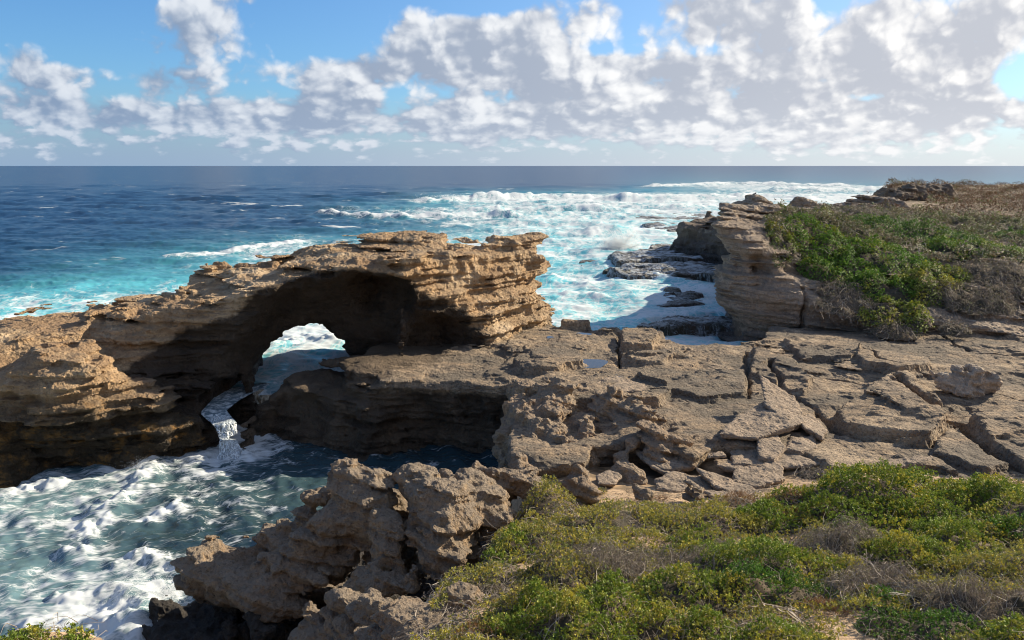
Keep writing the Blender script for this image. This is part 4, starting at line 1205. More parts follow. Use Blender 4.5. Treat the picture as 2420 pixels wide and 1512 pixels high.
def ribbon(name, path, widths, mat, n=80, k=14, rag=.10, seed=0, kind='structure', bulge=.10):
    path = np.array(path, float)
    s = np.concatenate([[0], np.cumsum(np.linalg.norm(np.diff(path, axis=0), axis=1))])
    q = np.linspace(0, s[-1], n)
    C = np.stack([np.interp(q, s, path[:, i]) for i in range(3)], 1)
    for _ in range(4):
        C[1:-1] = (C[:-2] + 2 * C[1:-1] + C[2:]) / 4
    W = np.interp(q, s, widths)
    T = np.gradient(C, axis=0)
    side = np.stack([T[:, 1], -T[:, 0], 0 * q], 1)
    fl = np.linalg.norm(side, axis=1) < np.abs(T[:, 2]) * .6
    side[fl] = (1, .1, 0)
    side /= np.linalg.norm(side, axis=1, keepdims=True) + 1e-9
    for _ in range(8):
        side[1:-1] = (side[:-2] + side[1:-1] + side[2:]) / 3
    side /= np.linalg.norm(side, axis=1, keepdims=True) + 1e-9
    T /= np.linalg.norm(T, axis=1, keepdims=True) + 1e-9
    nor = np.cross(side, T)
    nor[nor[:, 2] + -.5 * nor[:, 1] < 0] *= -1
    w = np.linspace(-1, 1, k)
    V = C[:, None] + side[:, None] * (w[None, :, None] * W[:, None, None]) + nor[:, None] * (bulge * (1 - w ** 2))[None, :, None]
    V = V.reshape(-1, 3).astype(np.float32)
    P = [V[:, 0], V[:, 1], V[:, 2]]
    nn = np.repeat(nor, k, 0)
    V += (nn * (rag * fbm(P, 2.2, 4, .6, seed))[:, None]).astype(np.float32)
    i = np.arange(n * k).reshape(n, k)
    F = np.stack([i[:-1, :-1], i[1:, :-1], i[1:, 1:], i[:-1, 1:]], -1).reshape(-1, 4)
    o = mesh_obj(name, V, F, mat)
    return tag(o, kind=kind)
def build_falls():
    c = [p.copy() for p in CH]
    for p in c:
        p[2] += .06
    lip = Wz(533, 1003, -.15)
    foot = Wz(548, 1092, -2.0)
    ribbon('stream', [c[0], c[1], c[2], c[3] + np.array([.1, 0, 0]), lip], [1.6, 1.1, .85, .7, .6], M_STREAM, 90, 12, .05, 4, bulge=.03)
    pth = [Wz(515, 985, -.02), lip] + [lip + (foot - lip) * np.array([t ** .6, t ** .6, t ** 1.0]) for t in (.15, .35, .6, .8, 1.0)]
    ribbon('waterfall', pth, [.55, .6, .52, .48, .55, .68, .95], M_FALL, 90, 34, .09, 8, bulge=.10)
    ribbon('waterfall', [p + np.array([.02, -.10, .0]) for p in pth], [.4, .44, .36, .34, .42, .55, .75], M_FALL, 90, 26, .14, 17, bulge=.12)
build_falls()
# droplets thrown up where the water breaks
def spray(name, c, r, n, seed, size=.02, mat=None, squash=(1, 1, 1)):
    g = np.random.default_rng(seed)
    d = g.normal(size=(n, 3))
    d /= np.linalg.norm(d, axis=1, keepdims=True)
    rr = np.abs(g.normal(size=n)) ** 1.0 * .55
    # clumpy jets
    jets = g.normal(size=(7, 3)) * .35
    C = np.array(c) + (d * rr[:, None] * .6 + jets[g.integers(0, 7, n)] * g.random(n)[:, None]) * r * np.array(squash)
    C[:, 2] = c[2] + np.abs(C[:, 2] - c[2])
    s = size * (.4 + 1.2 * g.random(n) ** 2)
    tet = np.array([[1, 1, 1], [1, -1, -1], [-1, 1, -1], [-1, -1, 1]]) / 1.7
    V = (C[:, None] + tet[None] * s[:, None, None]).reshape(-1, 3)
    b = (np.arange(n) * 4)[:, None, None]
    F = (b + np.array([[0, 1, 2], [0, 3, 1], [0, 2, 3], [1, 3, 2]])[None]).reshape(-1, 3)
    return tag(mesh_obj(name, V, F, mat or M_SPRAY, False), kind='stuff')
M_SPRAY = bpy.data.materials.new('spray')
M_SPRAY.use_nodes = True
_b = M_SPRAY.node_tree.nodes['Principled BSDF']
_b.inputs['Base Color'].default_value = (.66, .70, .73, 1)
_b.inputs['Roughness'].default_value = .6
def build_spray():
    spray('splash', Wz(1460, 592, .6), 4.5, 26000, 1, .04, squash=(1.2, .8, 1.0))
    spray('splash', Wz(548, 1088, -2.0), 1.3, 8000, 2, .012, squash=(1.3, .7, .5))
    spray('splash', Wz(350, 1425, -1.8), 2.2, 14000, 3, .011, squash=(1.0, 1.2, .55))
    spray('splash', Wz(350, 1110, -1.9), 1.3, 6000, 4, .011, squash=(1.4, .7, .6))
    spray('splash', Wz(1160, 475, .8), 10.0, 16000, 6, .09, squash=(2.6, .7, .3))
build_spray()

# ------------------------------------------------------------------ reef terraces in the channel
def wet_reef_mat():
    m = M_REEF
    t = m.node_tree
    N = NT(t)
    b = t.nodes['Principled BSDF']
    old = b.inputs['Base Color'].links[0].from_socket
    geo = N.n('ShaderNodeNewGeometry')
    P = geo.outputs['Position']
    nz = N.sep(geo.outputs['Normal'])[2]
    steep = N.m('SUBTRACT', 1.0, N.step(nz, .45, .8))
    fallw = N.noise(N.vm('MULTIPLY', P, (1.5, .9, .22)), 1.9, 7, .72, .9)
    topw = N.noise(N.vm('MULTIPLY', P, (.5, 1.5, 1)), .8, 7, .7, .5)
    patch = N.step(N.noise(P, .28, 3, .6), .40, .60)
    a = N.m('MULTIPLY', N.step(fallw, .44, .66), N.m('MULTIPLY', N.m('MULTIPLY', steep, .8), patch))
    c = N.m('MULTIPLY', N.step(topw, .42, .60), N.m('MULTIPLY', N.m('SUBTRACT', 1.0, steep), .70))
    w = N.m('MULTIPLY', N.m('ADD', a, c), N.n('ShaderNodeAttribute', attribute_name='water').outputs['Fac'])
    N.l(N.mix(w, old, (.62, .68, .72)), b.inputs['Base Color'])
    b.inputs['Roughness'].default_value = .4
wet_reef_mat()
def reef(label, pts, z, thick=1.6, water=1.0, off=0.0, rough=.25, tilt=0.0, vs=.16, lump=0.0):
    pl = np.array([xy(u, v, z) for u, v in pts])
    lo, hi = pl.min(0) - 1.0, pl.max(0) + 1.0
    def base(X, Y, Z):
        return smax(Z - z - tilt * (X - pl[:, 0].mean()), poly_sd(X, Y, pl) + .25 * (Z - z), .3)
    def det(P, f):
        return -rough * fbm(P, .5, 4, .6, off) - lump * fbm(P, .25, 2, .5, off + 5) + .22 * np.tanh(3 * vnoise(P, .4, off, (.6, 1.3, 2.5)))
    V, F = volume(((lo[0], hi[0]), (lo[1], hi[1]), (z - thick, z + .8 + lump)), vs, base, det, 1.0, rock_disp(.08, .04, off, 0, .05))
    o = mesh_obj('reef_ledge', V, F, M_REEF, attrs={'water': ('FLOAT', 'POINT', np.full(len(V), water))})
    return tag(o, label, 'reef rock', 'reef rocks in the water')
def build_reef():
    reef('long dark reef terrace with white water pouring off its near edge in mid channel', [(1440, 634), (1500, 622), (1600, 618), (1740, 622), (1800, 640), (1800, 655), (1700, 652), (1640, 650), (1560, 646), (1480, 644)], 1.45, off=3)
    reef('upper reef terrace under the dark cliff with water running over it', [(1440, 596), (1520, 584), (1580, 575), (1720, 590), (1780, 606), (1780, 618), (1700, 612), (1560, 610), (1460, 612)], 1.9, off=9, vs=.2)
    reef('foaming reef step at the foot of the right cliff, nearest of the terraces', [(1500, 775), (1560, 757), (1620, 748), (1700, 745), (1760, 752), (1760, 772), (1700, 766), (1620, 768), (1560, 778)], 1.0, off=14, vs=.12)
    reef('flat brown reef awash left of the right cliff between two foaming channels', [(1500, 712), (1540, 700), (1600, 703), (1640, 704), (1680, 712), (1660, 722), (1560, 722)], .85, water=.5, off=19, vs=.12)
    reef('reddish hump of reef behind the flat brown reef', [(1565, 700), (1580, 692), (1640, 692), (1660, 700), (1600, 706)], .95, water=.45, off=24, vs=.12)
    reef('small dark boulder of reef standing in the foam', [(1572, 690), (1575, 677), (1600, 676), (1604, 684), (1590, 692)], 1.2, thick=2.2, water=.05, off=29, vs=.12, rough=.15)
    reef('low brown reef at the left tip of the terraces', [(1368, 624), (1372, 616), (1425, 612), (1440, 620), (1420, 626)], .8, water=.25, off=34, vs=.16)
    reef('small pointed reef rock left of the long terrace', [(1425, 640), (1450, 632), (1475, 636), (1470, 644)], 1.0, water=.2, off=39, vs=.16)
    reef('red brown reef rock below the long terrace', [(1590, 662), (1620, 652), (1660, 654), (1680, 664), (1640, 668)], .9, water=.3, off=41, vs=.14)
    reef('dark reef platform with curtains of water far up the channel', [(1500, 512), (1560, 504), (1660, 503), (1700, 512), (1640, 540), (1590, 548), (1545, 538), (1500, 524)], 1.0, off=44, vs=.35, thick=2.0, water=.75)
    reef('thin dark reef line beyond the white water', [(1630, 485), (1690, 483), (1700, 486), (1640, 488)], 1.0, off=49, vs=.5, thick=2.0, water=.5)
    reef('small green mossy rock at the foot of the waterfall', [(430, 1125), (470, 1112), (520, 1105), (550, 1108), (560, 1116), (500, 1122)], -1.75, thick=.6, water=0.3, off=54, vs=.08, rough=.2)
build_reef()
# tide pools on the platform
def build_puddles():
    m = bpy.data.materials.new('still_water')
    m.use_nodes = True
    b = m.node_tree.nodes['Principled BSDF']
    b.inputs['Base Color'].default_value = (.05, .045, .035, 1)
    b.inputs['Roughness'].default_value = .03
    b.inputs['IOR'].default_value = 1.333
    L = [[(1350, 875), (1365, 858), (1395, 852), (1430, 857), (1415, 868), (1370, 878)], [(1355, 795), (1370, 791), (1395, 797), (1370, 800)], [(1290, 808), (1305, 802), (1312, 808), (1300, 812)],
         [(1450, 893), (1470, 886), (1478, 895), (1460, 900)], [(1555, 803), (1570, 797), (1580, 805)], [(1590, 880), (1625, 875), (1630, 885)]]
    for k, pts in enumerate(L):
        p = np.array([xy(u, v, 2.3) for u, v in pts])
        c = p.mean(0)
        h = float(np.percentile(plat_h(p[:, :1].astype(np.float32) * .6 + c[0] * .4, p[:, 1:].astype(np.float32) * .6 + c[1] * .4), 45)) + .02
        n = 40
        a = np.linspace(0, 2 * math.pi, n, endpoint=False)
        r = np.abs(p - c).max(0)
        V = [(c[0] + r[0] * math.cos(t) * (1 + .2 * math.sin(3 * t + k)), c[1] + r[1] * math.sin(t) * (1 + .2 * math.cos(2 * t + k)), h + .03) for t in a]
        me = bpy.data.meshes.new('tide_pool')
        me.from_pydata(V, [], [list(range(n))])
        me.materials.append(m)
        o = bpy.data.objects.new('tide_pool', me)
        COL.objects.link(o)
        tag(o, kind='structure')
build_puddles()
# ------------------------------------------------------------------ vegetation
def leaf_mat(name, transl=.25):
    m = bpy.data.materials.new(name)
    m.use_nodes = True
    t = m.node_tree
    N = NT(t)
    b = t.nodes['Principled BSDF']
    out = t.nodes['Material Output']
    c = N.n('ShaderNodeAttribute', attribute_name='tint').outputs['Color']
    N.l(c, b.inputs['Base Color'])
    b.inputs['Roughness'].default_value = .6
    b.inputs['Specular IOR Level'].default_value = .22
    if transl:
        tr = N.n('ShaderNodeBsdfTranslucent')
        N.l(c, tr.inputs[0])
        mx = N.n('ShaderNodeMixShader')
        mx.inputs[0].default_value = transl
        N.l(b.outputs[0], mx.inputs[1])
        N.l(tr.outputs[0], mx.inputs[2])
        N.l(mx.outputs[0], out.inputs[0])
    return m
M_LEAF = leaf_mat('leaves')
M_TWIG = leaf_mat('dry_twigs', 0)
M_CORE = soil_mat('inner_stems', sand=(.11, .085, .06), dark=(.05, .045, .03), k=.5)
def unit(v):
    return v / (np.linalg.norm(v, axis=-1, keepdims=True) + 1e-9)
def leaves_mesh(C, D, g, per=7, size=.04, wid=.42, pal=None, spread=1.0, flat=0.0):
    """rosettes of small pointed leaves at tips C pointing along D"""
    n = len(C)
    C = np.repeat(C, per, 0)
    D = np.repeat(D, per, 0)
    R = unit(g.normal(size=C.shape))
    L = unit(D * (1.0 - flat) + R - flat * D * (R * D).sum(1, keepdims=True))
    S = unit(np.cross(L, unit(unit(g.normal(size=C.shape)) * (1 - flat) + D * flat)))
    s = size * (.6 + .8 * g.random(len(C)))[:, None]
    O = C + D * (g.random((len(C), 1)) - .5) * size * 2.2
    tip = O + L * s * 1.6
    mid = O + L * s * .8
    V = np.stack([O, mid + S * s * wid, tip, mid - S * s * wid], 1).reshape(-1, 3)
    F = np.arange(len(V)).reshape(-1, 4)
    pal = np.array(pal)
    w = np.cumsum(PALW[:len(pal)] / PALW[:len(pal)].sum())
    B = C[::per]
    fr = .5 + .62 * vnoise([B[:, 0], B[:, 1], B[:, 2] * 0], .06 / size, 5.0) + .30 * vnoise([B[:, 0], B[:, 1], B[:, 2]], .25 / size, 9.0) + .12 * g.normal(size=n)
    ci = np.repeat(np.clip(np.searchsorted(w, np.clip(fr, 0, .999)), 0, len(pal) - 1), per)
    col = pal[ci] * (.86 + .28 * g.random((len(C), 1)))
    return V, F, col
PALW = np.array([4, 3, 2.4, 1.6, 1.0, 1.6])
def twig_mesh(A, B, g, rad=.006, seg=4, wob=.25):
    """thin bent tubes from A to B"""
    n = len(A)
    t = np.linspace(0, 1, seg + 1)
    L = np.linalg.norm(B - A, axis=1)[:, None]
    bow = unit(g.normal(size=A.shape)) * L * wob
    bow2 = unit(g.normal(size=A.shape)) * L * wob * .5
    P = A[:, None] + (B - A)[:, None] * t[None, :, None] + bow[:, None] * (np.sin(math.pi * t) * 1.0)[None, :, None] + bow2[:, None] * np.sin(2 * math.pi * t)[None, :, None]
    T = unit(np.gradient(P, axis=1))
    ref = unit(np.cross(T, unit(g.normal(size=A.shape))[:, None]))
    bi = np.cross(T, ref)
    r = (rad * (1 - .7 * t))[None, :, None, None] * (.6 + .8 * g.random(n))[:, None, None, None]
    an = np.array([0, 2.094, 4.189])
    ring = ref[:, :, None] * np.cos(an)[None, None, :, None] + bi[:, :, None] * np.sin(an)[None, None, :, None]
    V = (P[:, :, None] + ring * r).reshape(-1, 3)
    base = (np.arange(n) * (seg + 1) * 3)[:, None, None]
    q = []
    for j in range(seg):
        for k in range(3):
            q.append([j * 3 + k, j * 3 + (k + 1) % 3, (j + 1) * 3 + (k + 1) % 3, (j + 1) * 3 + k])
    F = (base + np.array(q)[None]).reshape(-1, 4)
    return V, F
GREEN = [(.17, .235, .032), (.13, .19, .028), (.28, .30, .04), (.40, .35, .04), (.08, .14, .02)]
OLIVE = [(.26, .26, .065), (.37, .33, .055), (.16, .185, .06), (.42, .34, .05), (.25, .21, .12)]
GREY = [(.19, .155, .12), (.16, .15, .08), (.23, .19, .15), (.14, .12, .09), (.17, .18, .07)]
RUST = [(.20, .095, .035), (.15, .08, .035), (.26, .13, .05), (.11, .07, .035), (.17, .13, .06)]
HSCR = [(.11, .145, .045), (.16, .15, .08), (.20, .17, .12), (.085, .13, .03), (.21, .22, .06)]
BROWN = [(.105, .055, .028), (.08, .05, .03), (.14, .068, .03), (.085, .09, .032), (.12, .14, .04)]
DEEP = [(.065, .15, .022), (.09, .19, .025), (.05, .11, .018), (.16, .22, .03), (.04, .09, .02)]
TW_C = [(.27, .225, .18), (.20, .165, .13), (.34, .30, .25)]
STY = {  # palette, tips per m2, leaves per tip, leaf size, width, twigs per m2
    'green': (GREEN, 230, 8, .038, .45, 24), 'olive': (OLIVE, 230, 7, .033, .45, 60), 'grey': (GREY, 120, 6, .028, .40, 210),
    'hscrub': (HSCR, 230, 7, .033, .45, 60), 'hgreen': ([(.10, .20, .03), (.13, .24, .03), (.075, .16, .022), (.20, .27, .035), GREEN[1], GREEN[2]], 250, 8, .032, .5, 14),
    'brown': (BROWN, 210, 5, .032, .45, 0),
    'rust': (RUST, 330, 9, .030, .12, 50), 'deep': (DEEP, 250, 8, .028, .45, 12), 'mix': ([*GREEN[:3], *OLIVE[:2], GREEN[3]], 250, 7, .037, .46, 45)}
def twig_cols(g, n, per):
    c = np.array(TW_C)[g.integers(0, 3, n)] * (.6 + .8 * g.random((n, 1)))
    return np.repeat(c, per, 0)
def shrub(name, label, cat, c, r, h, style, hf, seed, scale=1.0, dens=1.0, group=None, rot=0.0, lump=.45, core=True, kind=None, region=None, lumpf=1.1):
    """one bush: rosettes on a lumpy mound, bent twigs inside it and a dark tangle at its heart"""
    g = np.random.default_rng(seed)
    pal, tips, per, ls, wid, tw = STY[style]
    if region is None:
        area = math.pi * r[0] * r[1]
    else:
        area = region[1]
    if scale < 1.5:
        tips, ls = tips * 1.4, ls * .86
    n = int(area * tips * dens / scale ** 2)
    def hgt(X, Y):
        z0 = np.zeros_like(X)
        dx, dy = X - c[0], Y - c[1]
        a = dx * math.cos(rot) + dy * math.sin(rot)
        b = -dx * math.sin(rot) + dy * math.cos(rot)
        q = (a / r[0]) ** 2 + (b / r[1]) ** 2
        q = q * (1 + .5 * vnoise([X, Y, z0], .9 / scale, seed % 50))
        m = np.sqrt(np.clip(1 - q, 0, 1))
        l = .62 + lump * fbm([X, Y, z0 + seed % 13], lumpf / scale, 3, .55, seed % 40) + .35 * (.6 - cells([X, Y, z0], .9 / scale, seed % 30))
        return m * h * np.clip(l, .15, 1.5), q
    if region is None:
        a = g.random(n) * 2 * math.pi
        q = np.sqrt(g.random(n)) * 1.12
        ex, ey = q * np.cos(a) * r[0], q * np.sin(a) * r[1]
        X = c[0] + ex * math.cos(rot) - ey * math.sin(rot)
        Y = c[1] + ex * math.sin(rot) + ey * math.cos(rot)
    else:
        X, Y = region[0](g, n)
        hg0 = region[2]
        def hgt(X, Y):
            return hg0(X, Y), np.zeros_like(X)
    H, q = hgt(X, Y)
    ok = (q < 1.05) & (H > .03 * h)
    X, Y, H = X[ok], Y[ok], H[ok]
    e = .12 * scale
    hx = (hgt(X + e, Y)[0] - H) / e
    hy = (hgt(X, Y + e)[0] - H) / e
    Nn = unit(np.stack([-hx, -hy, np.ones_like(hx)], 1))
    dep = (g.random(len(X)) ** 2.2) * .42 * h
    Z0 = hf(X, Y)
    C = np.stack([X, Y, Z0 + H], 1) - Nn * dep[:, None] * .8
    C[:, 2] = np.maximum(C[:, 2], Z0 + .02)
    C += g.normal(size=C.shape) * .035 * scale
    D = unit(Nn + np.array([0, 0, .6]) + g.normal(size=C.shape) * .35)
    # bare spots where only twigs show
    z0 = np.zeros_like(X)
    bare = vnoise([X, Y, z0], 1.3 / scale, 3 + seed % 17) + .35 * vnoise([X, Y, z0], 4 / scale, seed % 7)
    keep = bare > (-.7 if style in ('green', 'deep', 'rust', 'brown') else -.42)
    V, F, col = leaves_mesh(C[keep], D[keep], g, per, ls * scale, wid, pal, flat=.72 if scale > 1.5 else .25)
    o = mesh_obj(name, V, F, M_LEAF, False, None, {'tint': ('FLOAT_COLOR', 'FACE', np.concatenate([col, np.ones((len(col), 1))], 1))})
    nt = int(area * tw * dens / scale ** 2 * (.35 if scale > 1.5 else 1.0))
    if nt and len(C):
        k = g.integers(0, len(C), nt)
        B = C[k] + D[k] * .05 * scale
        A = B.copy()
        A[:, :2] += g.normal(size=(nt, 2)) * .28 * scale
        A[:, 2] = np.maximum(hf(A[:, 0], A[:, 1]) + .05, B[:, 2] - h * (.25 + .5 * g.random(nt)))
        TV, TF = twig_mesh(A, B, g, .0065 * scale ** .7, 4, .22)
        tc = twig_cols(g, nt, 12)
        p = mesh_obj('twigs', TV, TF, M_TWIG, False, o, {'tint': ('FLOAT_COLOR', 'FACE', np.concatenate([tc, np.ones((len(tc), 1))], 1))})
        if kind:
            p['kind'] = kind
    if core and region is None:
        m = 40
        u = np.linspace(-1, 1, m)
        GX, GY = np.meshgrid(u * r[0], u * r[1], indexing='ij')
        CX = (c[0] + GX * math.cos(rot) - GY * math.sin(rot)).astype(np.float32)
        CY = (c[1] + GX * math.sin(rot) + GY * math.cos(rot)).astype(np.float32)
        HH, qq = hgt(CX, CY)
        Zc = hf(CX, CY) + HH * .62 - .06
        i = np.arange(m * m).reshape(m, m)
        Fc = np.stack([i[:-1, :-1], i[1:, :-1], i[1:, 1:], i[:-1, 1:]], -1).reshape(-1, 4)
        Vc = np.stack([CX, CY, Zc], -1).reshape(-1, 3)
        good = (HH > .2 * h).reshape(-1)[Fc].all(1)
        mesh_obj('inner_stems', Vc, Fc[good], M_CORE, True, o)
    if kind:
        return tag(o, kind=kind)
    return tag(o, label, cat, group)
def hit(u, v, hf, dz):
    """where the sight line of a photographed point meets the ground (+dz)"""
    d = np.linspace(8, 220, 6000)
    a, dy, dz_ = ray(u, v)
    X, Z = a * d / dy, CAM_H + dz_ * d / dy
    H = hf(X.astype(np.float32), d.astype(np.float32)) + dz
    k = np.argmax(Z < H)
    return X[k], d[k]
def build_near_shrubs():
    B = [  # label, category, u, v, rx, ry, h, style, dens
        ('large bright green bush spreading over the slope top at right', 'bush', 2130, 1150, 3.0, 2.0, 1.25, 'green', 1.0),
        ('yellow tipped green bush running off the right edge below the cracked slabs', 'bush', 2370, 1185, 1.9, 1.8, 1.0, 'mix', 1.0),
        ('low deep green cushion at the right edge', 'bush', 2395, 1248, .95, .8, .5, 'deep', 1.2),
        ('green flank of foliage below the large bright bush', 'bush', 2020, 1200, 1.6, 1.2, .8, 'green', 1.0),
        ('wispy olive bush climbing up beside the bulky dark crag', 'bush', 1285, 1180, 1.0, 1.2, .95, 'olive', 1.1),
        ('yellow green bush against the foot of the bulky dark crag', 'bush', 1200, 1275, .95, 1.1, .9, 'mix', 1.2),
        ('olive bush with pale twigs in the middle of the left thicket', 'bush', 1370, 1265, 1.5, 1.3, .9, 'olive', 1.1),
        ('wide olive grey bush along the top of the thicket under the pillar rock', 'bush', 1480, 1215, 1.8, 1.1, .7, 'olive', 1.0),
        ('bare grey twiggy bush in the centre of the thicket', 'bush', 1500, 1320, 1.7, 1.2, .95, 'grey', 1.0),
        ('yellow flowering bush right of the bare twiggy one', 'bush', 1670, 1290, 1.2, 1.2, .8, 'mix', 1.2),
        ('pale grey green bush behind the yellow flowering one', 'bush', 1660, 1220, 1.8, .9, .6, 'olive', 1.0),
        ('small fresh green bush left of the rusty brown cushions', 'bush', 1815, 1215, 1.0, .8, .6, 'green', 1.2),
        ('mixed green and brown bush leaning over the bare sandy spot', 'bush', 1810, 1320, 1.5, 1.2, .85, 'mix', 1.1),
        ('tangled grey bush below the green flank of foliage', 'bush', 2010, 1290, 1.6, 1.2, .85, 'grey', .9),
        ('broad yellow green bush right of the tangled grey one', 'bush', 2170, 1285, 1.8, 1.2, .85, 'mix', 1.2),
        ('dry brown grey bush between the cushion and the dark corner', 'bush', 2350, 1330, 1.5, .9, .7, 'olive', .9),
        ('dead looking dark twiggy bush filling the lower right edge', 'bush', 2340, 1420, 1.3, .9, .85, 'grey', 1.1),
        ('nearest rounded bush of small yellow and green leaves at the bottom', 'bush', 1430, 1450, 1.75, 1.25, .95, 'mix', 1.45),
        ('grey tipped side of the nearest rounded bush', 'bush', 1250, 1440, .9, .9, .6, 'olive', 1.2),
        ('dark green bush in shade behind the rusty tuft of grass', 'bush', 1790, 1375, 1.5, .7, .75, 'deep', 1.0),
        ('grey bush arching over dark gaps right of the rusty grass tuft', 'bush', 2080, 1370, 1.3, .7, .7, 'grey', 1.0),
        ('small green sprig bush beside the fallen branch', 'bush', 2095, 1405, .5, .45, .45, 'deep', 1.0),
        ('low green bush at the bottom edge right of centre', 'bush', 1830, 1505, .9, .6, .45, 'mix', 1.3),
        ('dark leafy bush at the bottom edge near the right corner', 'bush', 2180, 1470, 1.0, .6, .5, 'deep', .8),
        ('brown mossy bush at the left foot of the nearest rounded bush', 'bush', 1150, 1490, .55, .6, .4, 'rust', .8),
        ('low dry shrub on the gully rim left of the nearest bush', 'bush', 1165, 1392, .6, .4, .3, 'grey', 1.2),
        ('brown cushion bush in front of the slabs left of the large bright bush', 'bush', 1880, 1160, .95, .7, .75, 'rust', 1.1),
        ('flat rusty orange cushion at the top edge of the thicket', 'bush', 1725, 1185, .95, .45, .35, 'rust', 1.2),
        ('reddish brown cushion below the brown one beside fresh green leaves', 'bush', 1920, 1215, .9, .6, .5, 'rust', 1.0),
        ('small bare grey bush on the slabs above the brown cushion', 'bush', 1920, 1110, .55, .4, .4, 'grey', 1.2),
        ('olive bush below the bare grey twiggy bush, behind the nearest rounded bush', 'bush', 1345, 1350, 1.1, .8, .7, 'olive', 1.0),
        ('shaded green bush at the back of the bare sandy spot', 'bush', 1610, 1375, 1.3, .8, .75, 'mix', 1.0),
        ('dull olive bush between the two tangled grey bushes', 'bush', 1930, 1340, 1.2, .8, .65, 'olive', 1.0),
        ('bright green bush linking the large bush to the deep green cushion', 'bush', 2260, 1235, 1.5, 1.0, .75, 'green', 1.0),
        ('green and grey bush in the bottom right corner', 'bush', 2390, 1500, .9, .6, .6, 'mix', 1.0),
        ('muted olive bush covering the left rim above the gully', 'bush', 1150, 1350, .9, .8, .6, 'olive', 1.1),
        ('tuft of rusty brown grass on the open sand', 'grass tuft', 1955, 1420, .50, .40, .42, 'rust', 1.6),
        ('small yellowish tuft beside the spiky knob', 'grass tuft', 1415, 1158, .35, .3, .3, 'olive', 1.6),
        ('little dry tuft on sand between the knob rocks', 'grass tuft', 1560, 1172, .3, .25, .25, 'rust', 1.3),
        ('patch of green and rust grass at the bottom left corner', 'grass tuft', 85, 1506, .9, .5, .4, 'mix', 1.6)]
    for i, (lb, ct, u, v, rx, ry, h, st, dn) in enumerate(B):
        X, Y = hit(u, v, dune_h, h * .55)
        if ct == 'bush':
            rx, ry, h = rx * 1.22, ry * 1.3, h * 1.3
        shrub('grass_tuft' if ct == 'grass tuft' else 'shrub', lb, ct, (X, Y), (rx, ry), h, st, dune_h, 100 + i, group='bushes on the near slope' if ct == 'bush' else 'grass tufts on the sand', core=ct == 'bush', scale=.95 if Y < 20 else 1.15, dens=dn * (1.1 if Y < 20 else 1.0), rot=.3 * math.sin(i))
    # low scrub and litter between the bushes
    def region(g, n):
        Y = 11 + 16 * g.random(n)
        X = -1.8 + (Y * .72 + 12.5) * g.random(n)
        z = np.zeros_like(X)
        k = vnoise([X, Y, z], .8, 77) + .5 * vnoise([X, Y, z], 2.1, 5) > -.35
        return X[k].astype(np.float32), Y[k].astype(np.float32)
    def hg(X, Y):
        z = np.zeros_like(X)
        return np.clip(.20 + .30 * fbm([X, Y, z], 1.2, 3, .5, 9), .03, .5)
    shrub('low_scrub', None, None, (0, 0), (1, 1), .3, 'olive', dune_h, 300, 1.0, .8, kind='stuff', region=(region, 330, hg))
    def region2(g, n):
        Y = 10 + 19 * g.random(n)
        X = -4.0 + (Y * .72 + 4.5) * g.random(n)
        return X.astype(np.float32), Y.astype(np.float32)
    shrub('dry_litter', None, None, (0, 0), (1, 1), .12, 'grey', dune_h, 301, .9, .16, kind='stuff', region=(region2, 260, lambda X, Y: .04 + 0 * X))
build_near_shrubs()
def branch(name, label, pts, rad, seed, side=6, L=.5):
    g = np.random.default_rng(seed)
    P = np.array(pts, float)
    A, B = P[:-1], P[1:]
    V, F = twig_mesh(A, B, g, rad, 5, .07)
    Vs, Fs, o = [V], [F], len(V)
    for k in range(side):
        i = g.integers(0, len(A))
        a = A[i] + (B[i] - A[i]) * g.random()
        b = a + unit(g.normal(size=3) * np.array([1, 1, .5]) + (B[i] - A[i])) * L * (.4 + g.random())
        v2, f2 = twig_mesh(a[None], b[None], g, rad * .5, 5, .15)
        Vs.append(v2)
        Fs.append(f2 + o)
        o += len(v2)
    V, F = np.concatenate(Vs), np.concatenate(Fs)
    c = twig_cols(g, 1, len(F)) * 1.1
    return tag(mesh_obj(name, V, F, M_TWIG, False, None, {'tint': ('FLOAT_COLOR', 'FACE', np.concatenate([c, np.ones((len(c), 1))], 1))}), label, 'branch')
def gp(u, v, dz=0.0):
    X, Y = hit(u, v, dune_h, dz)
    return (X, Y, float(dune_h(np.array([X], np.float32), np.array([Y], np.float32))[0]) + dz)
